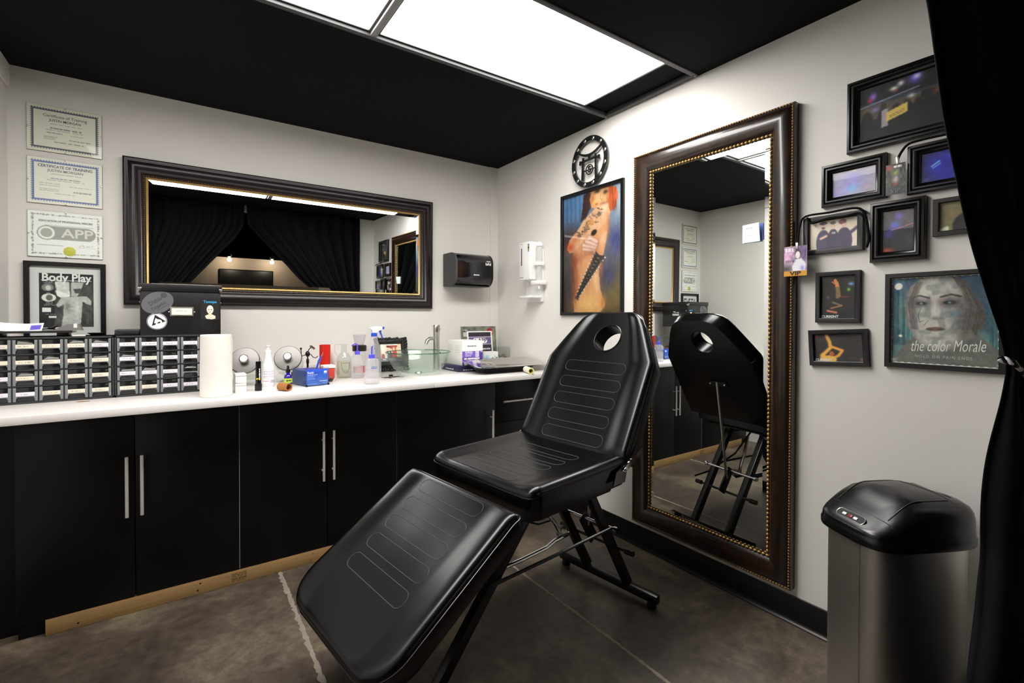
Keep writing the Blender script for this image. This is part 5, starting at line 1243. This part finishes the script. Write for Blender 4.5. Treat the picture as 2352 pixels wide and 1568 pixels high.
t = thing('acrylic_bin', 'clear acrylic bin of small metal parts in the corner', 'bin', (-0.075, -0.16, HC))
b = MB(); b.bx(-.06, .06, -.05, -.048, 0, .145); b.bx(-.06, .06, .048, .05, 0, .145); b.bx(-.06, -.058, -.05, .05, 0, .145); b.bx(.058, .06, -.05, .05, 0, .145); b.bx(-.06, .06, -.05, .05, 0, .003)
b.obj('bin', PANE_THIN, t, smooth=False)
b = MB(); rg = random.Random(5)
for k in range(40): b.box((rg.uniform(-.045, .045), rg.uniform(-.035, .035), .012+rg.uniform(0, .07)), (.022, .014, .006), .001, T(rg.uniform(-.004, .004), 0, 0))
b.obj('metal_parts', mat('mixed_parts', (150, 126, 106), .4, .5, var=.4, vscale=60), t)['kind'] = 'stuff'

# ---- steel instrument trays, label roll
t = thing('steel_tray', 'shiny stainless steel instrument tray resting on a black tray', 'tray', (-0.300, -0.545, HC), .0)
def traymesh(w, d, z0, h, lip, flare):
    b = MB(); out = []
    for (ww, dd, zz) in ((w+2*lip, d+2*lip, z0+h-.004), (w+2*lip, d+2*lip, z0+h), (w, d, z0+h), (w-flare, d-flare, z0+.004), (w-flare-.01, d-flare-.01, z0+.001)):
        out.append([b.bm.verts.new((x, y, zz)) for x, y in rr(ww, dd, .045, 6)])
    n = len(out[0])
    for A, Bq in zip(out, out[1:]):
        for i in range(n): b.bm.faces.new((A[i], A[(i+1) % n], Bq[(i+1) % n], Bq[i]))
    b.bm.faces.new(out[-1]); return b
_b = traymesh(.52, .225, -.007, .007, .018, .02); _b.bm.transform(T(0, 0, .067) @ RX(.13)); _b.obj('tray', mat('polished_steel', (222, 220, 218), .12, 1.0), t)
t = thing('black_tray', 'black tray under the stainless steel instrument tray', 'tray', (-0.30, -0.545, HC), .0)
traymesh(.44, .20, .0, .042, .012, .06).obj('tray', BGLOSS, t)
t = thing('label_roll', 'small roll of cream labels with a yellow core at the counter edge', 'roll', (-0.215, -0.732, HC), .0)
b = MB(); b.lathe([(.016, -.06), (.0215, -.06), (.0215, .06), (.016, .06), (.016, -.06)], 28, T(-.01, .0, .0215) @ RZ(-.35) @ RX(math.pi/2) @ RX(0)); b.obj('roll', CREAM, t)
b = MB(); b.lathe([(.0135, -.0605), (.0165, -.0605), (.0165, .0605), (.0135, .0605), (.0135, -.0605)], 28, T(-.01, .0, .0215) @ RZ(-.35) @ RX(math.pi/2)); b.obj('core', mat('yellow_core', (222, 214, 30), .5), t)
# ================================================================== TREATMENT CHAIR
ch = thing('treatment_chair', 'black vinyl reclining treatment chair with a face hole in the backrest', 'chair', (-1.0, -1.722, 0), 0.131)
def sstep(a, b_, x):
    t_ = min(1, max(0, (x-a)/(b_-a))); return t_*t_*(3-2*t_)
def cushion(name, L, hw, thick, m, rad=.022, wing=.014, wing_at=.64, end_wing=0.0, sink=0.0, nu=70, nv=64, taper=.012, hole=None):
    """padded slab in local x (length) y (width), top near z = 0; raised side wings"""
    xs = []
    for i in range(nu):
        f = i/(nu-1); f = f+0.06*math.sin(2*math.pi*f)*-1 if False else 0.5-0.5*math.cos(math.pi*f)*(.35)+(f-.5)*.65+0.0
        xs.append(min(max(f, 0), 1)*L)
    x0, x1 = xs[0], xs[-1]; xs = [(x-x0)/(x1-x0)*L for x in xs]
    def height(x, y):
        w = hw(x); e = min(w-abs(y), x, L-x)
        z = 0.0
        if e < rad: k = 1-max(e, 0)/rad; z -= rad*.8*(1-math.sqrt(max(0, 1-k*k)))
        z += wing*sstep(wing_at*w, (wing_at+.3)*w, abs(y))*sstep(-.01, .05, x)*sstep(-.01, .05, L-x)
        z -= sink*sstep(0, 1, 1-(abs(y)/(w*.7))**2)*sstep(.02, .2, x)*sstep(.02, .2, L-x)
        if end_wing: z += end_wing*sstep(.07, .0, x)
        return z
    b = MB(); top, bot = [], []
    for x in xs:
        w = hw(x); row, rb = [], []
        for j in range(nv):
            s = -1+2*j/(nv-1); s = math.copysign(1-(1-abs(s))**1.35, s); y = s*w
            row.append(b.bm.verts.new(m @ Vector((x, y, height(x, y)))))
            rb.append(b.bm.verts.new(m @ Vector((taper+(x/L)*(L-2*taper), y*(1-taper/max(w, .05)), -thick))))
        top.append(row); bot.append(rb)
    for i in range(nu-1):
        for j in range(nv-1):
            b.bm.faces.new((top[i][j], top[i+1][j], top[i+1][j+1], top[i][j+1])); b.bm.faces.new((bot[i][j], bot[i][j+1], bot[i+1][j+1], bot[i+1][j]))
    for i in range(nu-1):
        for j in (0, nv-1): b.bm.faces.new((top[i][j], bot[i][j], bot[i+1][j], top[i+1][j]) if j else (top[i][j], top[i+1][j], bot[i+1][j], bot[i][j]))
    for j in range(nv-1):
        b.bm.faces.new((top[0][j], top[0][j+1], bot[0][j+1], bot[0][j])); b.bm.faces.new((top[-1][j], bot[-1][j], bot[-1][j+1], top[-1][j+1]))
    o = b.obj(name, VINYL, ch, ang=55)
    if hole:
        hx, hy, ra, rb_ = hole
        c_ = MB().lathe([(0, -.3), (1, -.3), (1, .3), (0, .3)], 48, m @ T(hx, hy, 0) @ Matrix.Diagonal((ra, rb_, 1, 1))).obj('cutter', VINYL)
        c_.parent = ch
        md = o.modifiers.new('hole', 'BOOLEAN'); md.operation = 'DIFFERENCE'; md.solver = 'EXACT'; md.object = c_
        bpy.context.view_layer.update()
        me = bpy.data.meshes.new_from_object(o.evaluated_get(bpy.context.evaluated_depsgraph_get()))
        o.modifiers.clear(); o.data = me; me.name = name
        me.materials.clear(); me.materials.append(VINYL)
        me.shade_smooth(); me.set_sharp_from_angle(angle=math.radians(50))
        bpy.data.objects.remove(c_)
        MB().tube([m @ Vector((hx+(ra+.001)*math.cos(a), hy+(rb_+.001)*math.sin(a), height(hx, hy)+.000)) for a in np.linspace(0, 2*math.pi, 49)[:-1]], .004, 8, closed=True).obj('hole_piping', VINYL, o)
    # piping around the top edge
    P = [(x, -hw(x)) for x in xs]+[(L, -hw(L)+2*hw(L)*k/12) for k in range(1, 12)]+[(x, hw(x)) for x in reversed(xs)]+[(0, hw(0)-2*hw(0)*k/12) for k in range(1, 12)]
    MB().tube([m @ Vector((x, y, height(x, y)-.001)) for x, y in P], .0028, 6, closed=True).obj('piping', VINYL, o)
    return o, height, m
def ovals(cu, cx, hl, r, names='stitched_oval', cy=0.0):
    o, height, m = cu
    for k, x in enumerate(cx):
        pts = []
        for s in (1, -1):
            for i in range(11):
                a = -math.pi/2+math.pi*i/10
                if s > 0: pts.append((x+r*math.sin(a), cy+(hl-r)+r*math.cos(a)))
                else: pts.append((x-r*math.sin(a), cy-(hl-r)-r*math.cos(a)))
            for i in range(1, 12):
                f = i/12
                if s > 0: pts.append((x+r, cy+(hl-r)*(1-2*f)))
                else: pts.append((x-r, cy-(hl-r)*(1-2*f)))
        MB().tube([m @ Vector((px_, py_, height(px_, py_)+.0002)) for px_, py_ in pts], .0011, 5, closed=True).obj(names, STITCH, o)
def basis(e, z_, org):
    e = Vector(e).normalized(); z_ = Vector(z_).normalized(); y_ = z_.cross(e)
    m = Matrix((e, y_, z_)).transposed().to_4x4(); m.translation = org; return m
def rnd_hw(Wd, L, r0, r1):
    def f(x):
        w = Wd
        if x < r0: w = min(w, Wd-r0+math.sqrt(max(0, r0*r0-(r0-x)**2)))
        if x > L-r1: w = min(w, Wd-r1+math.sqrt(max(0, r1*r1-(x-L+r1)**2)))
        return w
    return f
SL = .545
seat = cushion('seat', SL, rnd_hw(.312, SL, .045, .02), .104, basis((.516, 0, .014), (-.014, 0, .516), (-.244, 0, .720)), rad=.03, wing=.013, wing_at=.62, sink=.006)
ovals(seat, [.06+.084*k for k in range(5)], .168, .027)
FL = .612
foot = cushion('footrest', FL, rnd_hw(.326, FL, .02, .125), .080, basis((-.465, 0, -.308), (-.308, 0, .465), (-.317, 0, .688)), rad=.028, wing=.009, wing_at=.60, sink=.004)
ovals(foot, [.055+.086*k for k in range(5)], .185, .028)
BX = [0, .45, .56, .63, .675, .700, .715, .722]; BW = [.315, .312, .252, .213, .182, .155, .125, .085]
back = cushion('backrest', .722, lambda x: float(np.interp(x, BX, BW)), .085, basis((.208, 0, .364), (-.364, 0, .208), (.2751, 0, .7150)), rad=.026, wing=.012, wing_at=.56, nu=90, hole=(.567, -.020, .071, .074))
ovals(back, [.065+.086*k for k in range(5)], .178, .028)
MB().prism(rr(.50, .56, .05, 5), -.004, .004, T(.015, 0, .612)).obj('seat_board', VINYLB, ch)
MB().lathe([(0, .002), (.008, .002), (.010, 0)], 14, T(-.07, -.3035, .675) @ RX(math.pi/2), sx=1, sy=1.4).obj('side_hole', mat('exposed_wood', (150, 104, 48), .7), ch)
# frame: splayed legs, foot bars, link rods
def sq(p, q_, s, nm, mt=BMETAL):
    m, L = along(p, q_); return MB().box((0, 0, L/2), (s, s*1.15, L), .004, m).obj(nm, mt, ch)
for l_ in (-.143, .095):
    sq((.553, l_, .062), (.235, l_, .60), .034, 'rear_leg'); sq((-.56, l_, .062), (-.08, l_, .60), .034, 'front_leg')
    MB().bx(-.14, .26, l_-.017, l_+.017, .575, .612, .003).obj('seat_rail', BMETAL, ch)
for u, nm in ((.556, 'rear_foot_bar'), (-.565, 'front_foot_bar')):
    MB().box((u, -.014, .045), (.036, .58, .040), .008).obj(nm, BMETAL, ch)
    for l_ in (-.27, .24): MB().lathe([(0, 0), (.02, 0), (.022, .008), (.018, .026), (0, .026)], 16, T(u, l_, 0)).obj('rubber_foot', BPLAST, ch)
for l_ in (-.172, .124):
    MB().tube([(.384, l_, .378), (.0, l_, .379), (-.30, l_, .382)], .0065, 8).obj('link_rod', BMETAL, ch)
MB().cyl((.382, -.195, .378), (.382, .147, .378), .008, 12).obj('pivot_rod', CHROME, ch)
for l_ in (-.195, .147):
    MB().lathe([(0, -.010), (.012, -.010), (.014, 0), (.012, .010), (0, .010)], 14, T(.382, l_, .378) @ RX(math.pi/2)).obj('pivot_nut', CHROME, ch)
MB().cyl((.445, -.24, .268), (.445, .17, .268), .007, 12).obj('lower_rod', BMETAL, ch)
for l_ in (-.225, .155): MB().cyl((.445, l_-.02, .268), (.445, l_+.02, .268), .013, 12).obj('rod_grip', BPLAST, ch)
m, L = along((.455, -.02, .258), (.372, -.02, .39)); MB().box((0, 0, L/2), (.01, .055, L), .002, m).obj('prop_plate', BMETAL, ch)
MB().tube([(.41, -.02, .335), (.45, -.02, .62), (.500, -.02, .925)], .008, 10).obj('prop_rod', STEEL, ch)
m = basis((.208, 0, .364), (-.364, 0, .208), (.290, 0, .741)) @ T(.25, -.02, -.090)
MB().box((0, 0, 0), (.03, .13, .010), .003, m).obj('prop_bracket', BMETAL, ch)
for s in (-1, 1): MB().sphere((0, s*.05, -.006), .006, 8, m).obj('bracket_bolt', CHROME, ch)
MB().tube([(-.40, .0, .46), (-.30, .0, .315), (-.137, 0, .304), (.0, 0, .302), (.149, 0, .304), (.20, 0, .318), (.30, 0, .322)], .009, 10).obj('footrest_strut', CHROME, ch)
MB().tube([(.15, .03, .55), (.18, .03, .44), (.225, .02, .385), (.25, .01, .33)], .009, 10).obj('release_lever', CHROME, ch)
MB().lathe([(.016, -.01), (.026, -.01), (.026, .01), (.016, .01), (.016, -.01)], 20, T(.27, .02, .335) @ RX(math.pi/2)).obj('ratchet', STEEL, ch)
MB().tube([(-.02, .10, .585), (.10, .16, .40), (.30, .20, .30), (.42, .21, .285)], .006, 8).obj('rear_lever', BMETAL, ch)
for s in (-1, 1):
    y = s*.322
    MB().prism([(.185, .650), (.262, .650), (.275, .692), (.262, .715), (.205, .70)], -.003, .003, Matrix(((1, 0, 0, 0), (0, 0, 1, y), (0, 1, 0, 0), (0, 0, 0, 1)))).obj('hinge_plate', BGLOSS, ch)
    MB().prism([(.238, .700), (.262, .690), (.372, .745), (.385, .775), (.30, .735)], -.003, .003, Matrix(((1, 0, 0, 0), (0, 0, 1, y+s*.004), (0, 1, 0, 0), (0, 0, 0, 1)))).obj('hinge_plate', CHROME, ch)
    MB().sphere((.258, y+s*.007, .702), .008, 10).obj('hinge_bolt', CHROME, ch)

# ================================================================== SENSOR BIN
bn = thing('sensor_bin', 'stainless steel sensor trash bin with a black domed lid', 'trash bin', (-0.25, -2.757, 0), -0.478)
def sup(a, b_, n_, k=72):
    P = []
    for i in range(k):
        t_ = 2*math.pi*i/k; c_, s_ = math.cos(t_), math.sin(t_)
        P.append((a*math.copysign(abs(c_)**(2/n_), c_), b_*math.copysign(abs(s_)**(2/n_), s_)))
    return P
BINS = mat('brushed_bin_steel', (204, 201, 196), .40, 1.0, bump=.04, bscale=300, stretch=(1, 1, .02))
def stack(b, levels):
    rings = [[b.bm.verts.new((x, y, z)) for x, y in P] for P, z in levels]; k = len(rings[0])
    for A, Bq in zip(rings, rings[1:]):
        for i in range(k): b.bm.faces.new((A[i], A[(i+1) % k], Bq[(i+1) % k], Bq[i]))
    b.bm.faces.new(rings[-1]); b.bm.faces.new(list(reversed(rings[0]))); return b
AB, BB_ = .176, .128
stack(MB(), [(sup(AB, BB_, 3.6), .02), (sup(AB, BB_, 3.6), .622)]).obj('body', BINS, bn, ang=40)
stack(MB(), [(sup(AB+.003, BB_+.003, 3.6), .0), (sup(AB+.003, BB_+.003, 3.6), .022)]).obj('base', BPLAST, bn, ang=40)
MB().bx(-.1765, -.1755, -.052, -.0505, .03, .62).obj('panel_seam', mat('seam_light', (200, 196, 188), .3, 1.0), bn, smooth=False)
la, lb = .190, .141
b = MB(); k = 72
lv = [(1.0, .612), (1.012, .618), (1.012, .634), (.995, .640), (.990, .665), (.985, .690), (.965, .710), (.92, .725), (.82, .738), (.6, .749), (.35, .755), (.1, .757)]
def lidpt(P, s, z):
    x, y = P[0]*s, P[1]*s
    if z > .64:
        drop = .045*sstep(-.02, -.19, x) if False else .050*sstep(.02, .19, -x); z = z-drop*1.5*(z-.64)/.1
    return (x, y, z)
rings = [[b.bm.verts.new(lidpt(p_, s, z)) for p_ in sup(la, lb, 4.0, k)] for s, z in lv]
for A, Bq in zip(rings, rings[1:]):
    for i in range(k): b.bm.faces.new((A[i], A[(i+1) % k], Bq[(i+1) % k], Bq[i]))
b.bm.faces.new(rings[-1]); b.bm.faces.new(list(reversed(rings[0])))
b.obj('lid', mat('satin_black_lid', (12, 12, 12), .27), bn, ang=45)
def lid_z(x, y):
    r = max(abs(x)/la, abs(y)/lb); r = (abs(x/la)**4+abs(y/lb)**4)**.25
    z = float(np.interp(r, [q_[0] for q_ in lv[::-1] if q_[1] > .641], [q_[1] for q_ in lv[::-1] if q_[1] > .641]))
    return z-.075*sstep(.02, .19, -x)*(z-.64)/.1
for y in (-.092, .092):
    MB().tube([(x, y, lid_z(x, y)+.0005) for x in np.linspace(-.12, .085, 14)], .0022, 6).obj('lid_ridge', BPLAST, bn)
for x in (-.128, .095):
    MB().tube([(x, y, lid_z(x, y)+.0003) for y in np.linspace(-.118, .118, 18)], .0014, 6).obj('flap_seam', BLACK, bn)
MB().lathe([(0, .003), (.024, .003), (.027, 0)], 28, T(.128, .0, lid_z(.128, 0)-.001) @ RY(.35), sx=.55, sy=2.5).obj('badge_plate', mat('satin_grey', (120, 120, 118), .4, .6), bn)
pm = T(-.160, 0, lid_z(-.16, 0)+.001) @ RY(-.75)
MB().prism(rr(.030, .105, .013, 5), -.002, .002, pm).obj('sensor_panel', BLACK, bn)
MB().tube([pm @ Vector((x, y, .002)) for x, y in rr(.028, .102, .012, 5)], .0018, 6, closed=True).obj('panel_trim', STEEL, bn)
for y, mt in ((.022, WHITEP), (.0, mat('red_lamp', (150, 30, 26), .3)), (-.02, WHITEP)):
    MB().box((0, y, .003), (.009, .014, .003), .001, pm).obj('button', mt, bn)

# ================================================================== CURTAINS
def curtain(label, inner, outer, yc, folds, seed, rope, name='curtain'):
    t = thing(name, label, 'curtain', (0, yc, 0), group='black doorway curtains')
    zi = [p[1] for p in inner]; xi = [p[0] for p in inner]; zo = [p[1] for p in outer]; xo = [p[0] for p in outer]
    rg = random.Random(seed); ph = rg.random()*6
    nz, nx = 90, 170
    b = MB()
    def f(u, v):
        z = .012+v*(H-.004-.012)
        a = float(np.interp(z, zi[::-1], xi[::-1])); c_ = float(np.interp(z, zo[::-1], xo[::-1]))
        wd = abs(c_-a); amp = min(.034, .020+.010*(1.2-wd))*(1-.7*math.exp(-((z-1.17)/.16)**2))
        fo = folds*(u+.012*math.sin(5*u+z*2.1+ph))
        y = amp*math.sin(2*math.pi*fo+ph+.6*math.sin(z*1.7))*(.75+.25*math.sin(7.3*u+ph))+.006*math.sin(9*z+13*u)
        x = a+(c_-a)*u+.006*math.sin(4*math.pi*fo+ph)*(1 if 0 < u < 1 else 0)
        return Vector((x, y, z))
    b.grid(f, nx, nz)
    o = b.obj('cloth', CURT, t, ang=80, fixn=False)
    md = o.modifiers.new('thickness', 'SOLIDIFY'); md.thickness = .003
    R = MB()
    pts = rope
    P_ = []
    for s in (0, math.pi):
        pp = []
        for i in range(61):
            f_ = i/60*(len(pts)-1); j = min(int(f_), len(pts)-2); g = f_-j
            c0 = Vector(pts[j]).lerp(Vector(pts[j+1]), g); a = i*.9+s
            pp.append(c0+Vector((.003*math.cos(a), .004*math.sin(a)*.5, .005*math.sin(a))))
        MB().tube(pp, .005, 8).obj('tieback_cord', (BPLAST if s == 0 else mat('grey_cord', (226, 226, 230), .6)), t)
    return t
curtain('black curtain tied back at the right side of the doorway',
        [(-1.515, 2.52), (-1.505, 2.30), (-1.36, 2.14), (-1.22, 1.99), (-1.087, 1.855), (-1.029, 1.784), (-.949, 1.695), (-.837, 1.60), (-.738, 1.495), (-.644, 1.397), (-.552, 1.278), (-.514, 1.19), (-.535, 1.14), (-.575, .93), (-.607, .762), (-.689, .629), (-.785, .53), (-.83, .4), (-.84, 0)],
        [(-.205, 2.52), (-.205, 1.4), (-.215, 1.18), (-.205, .9), (-.20, 0)], -3.055, 9, 3,
        [(-.545, .012, 1.21), (-.540, -.010, 1.205), (-.50, -.020, 1.180), (-.40, -.020, 1.150), (-.30, -.018, 1.135), (-.22, -.016, 1.13), (-.20, .0, 1.13)])
curtain('black curtain tied back at the left side of the doorway, seen in the long mirror',
        [(-1.535, 2.52), (-1.545, 2.28), (-1.62, 2.14), (-1.797, 1.924), (-2.045, 1.617), (-2.20, 1.47), (-2.30, 1.38), (-2.36, 1.28), (-2.36, 1.2), (-2.33, 1.05), (-2.30, .8), (-2.28, 0)],
        [(-2.80, 2.52), (-2.80, 1.4), (-2.78, 1.22), (-2.80, .9), (-2.80, 0)], -3.06, 9, 8,
        [(-2.352, -.012, 1.22), (-2.40, -.020, 1.20), (-2.55, -.020, 1.18), (-2.70, -.018, 1.17), (-2.80, 0, 1.17)])
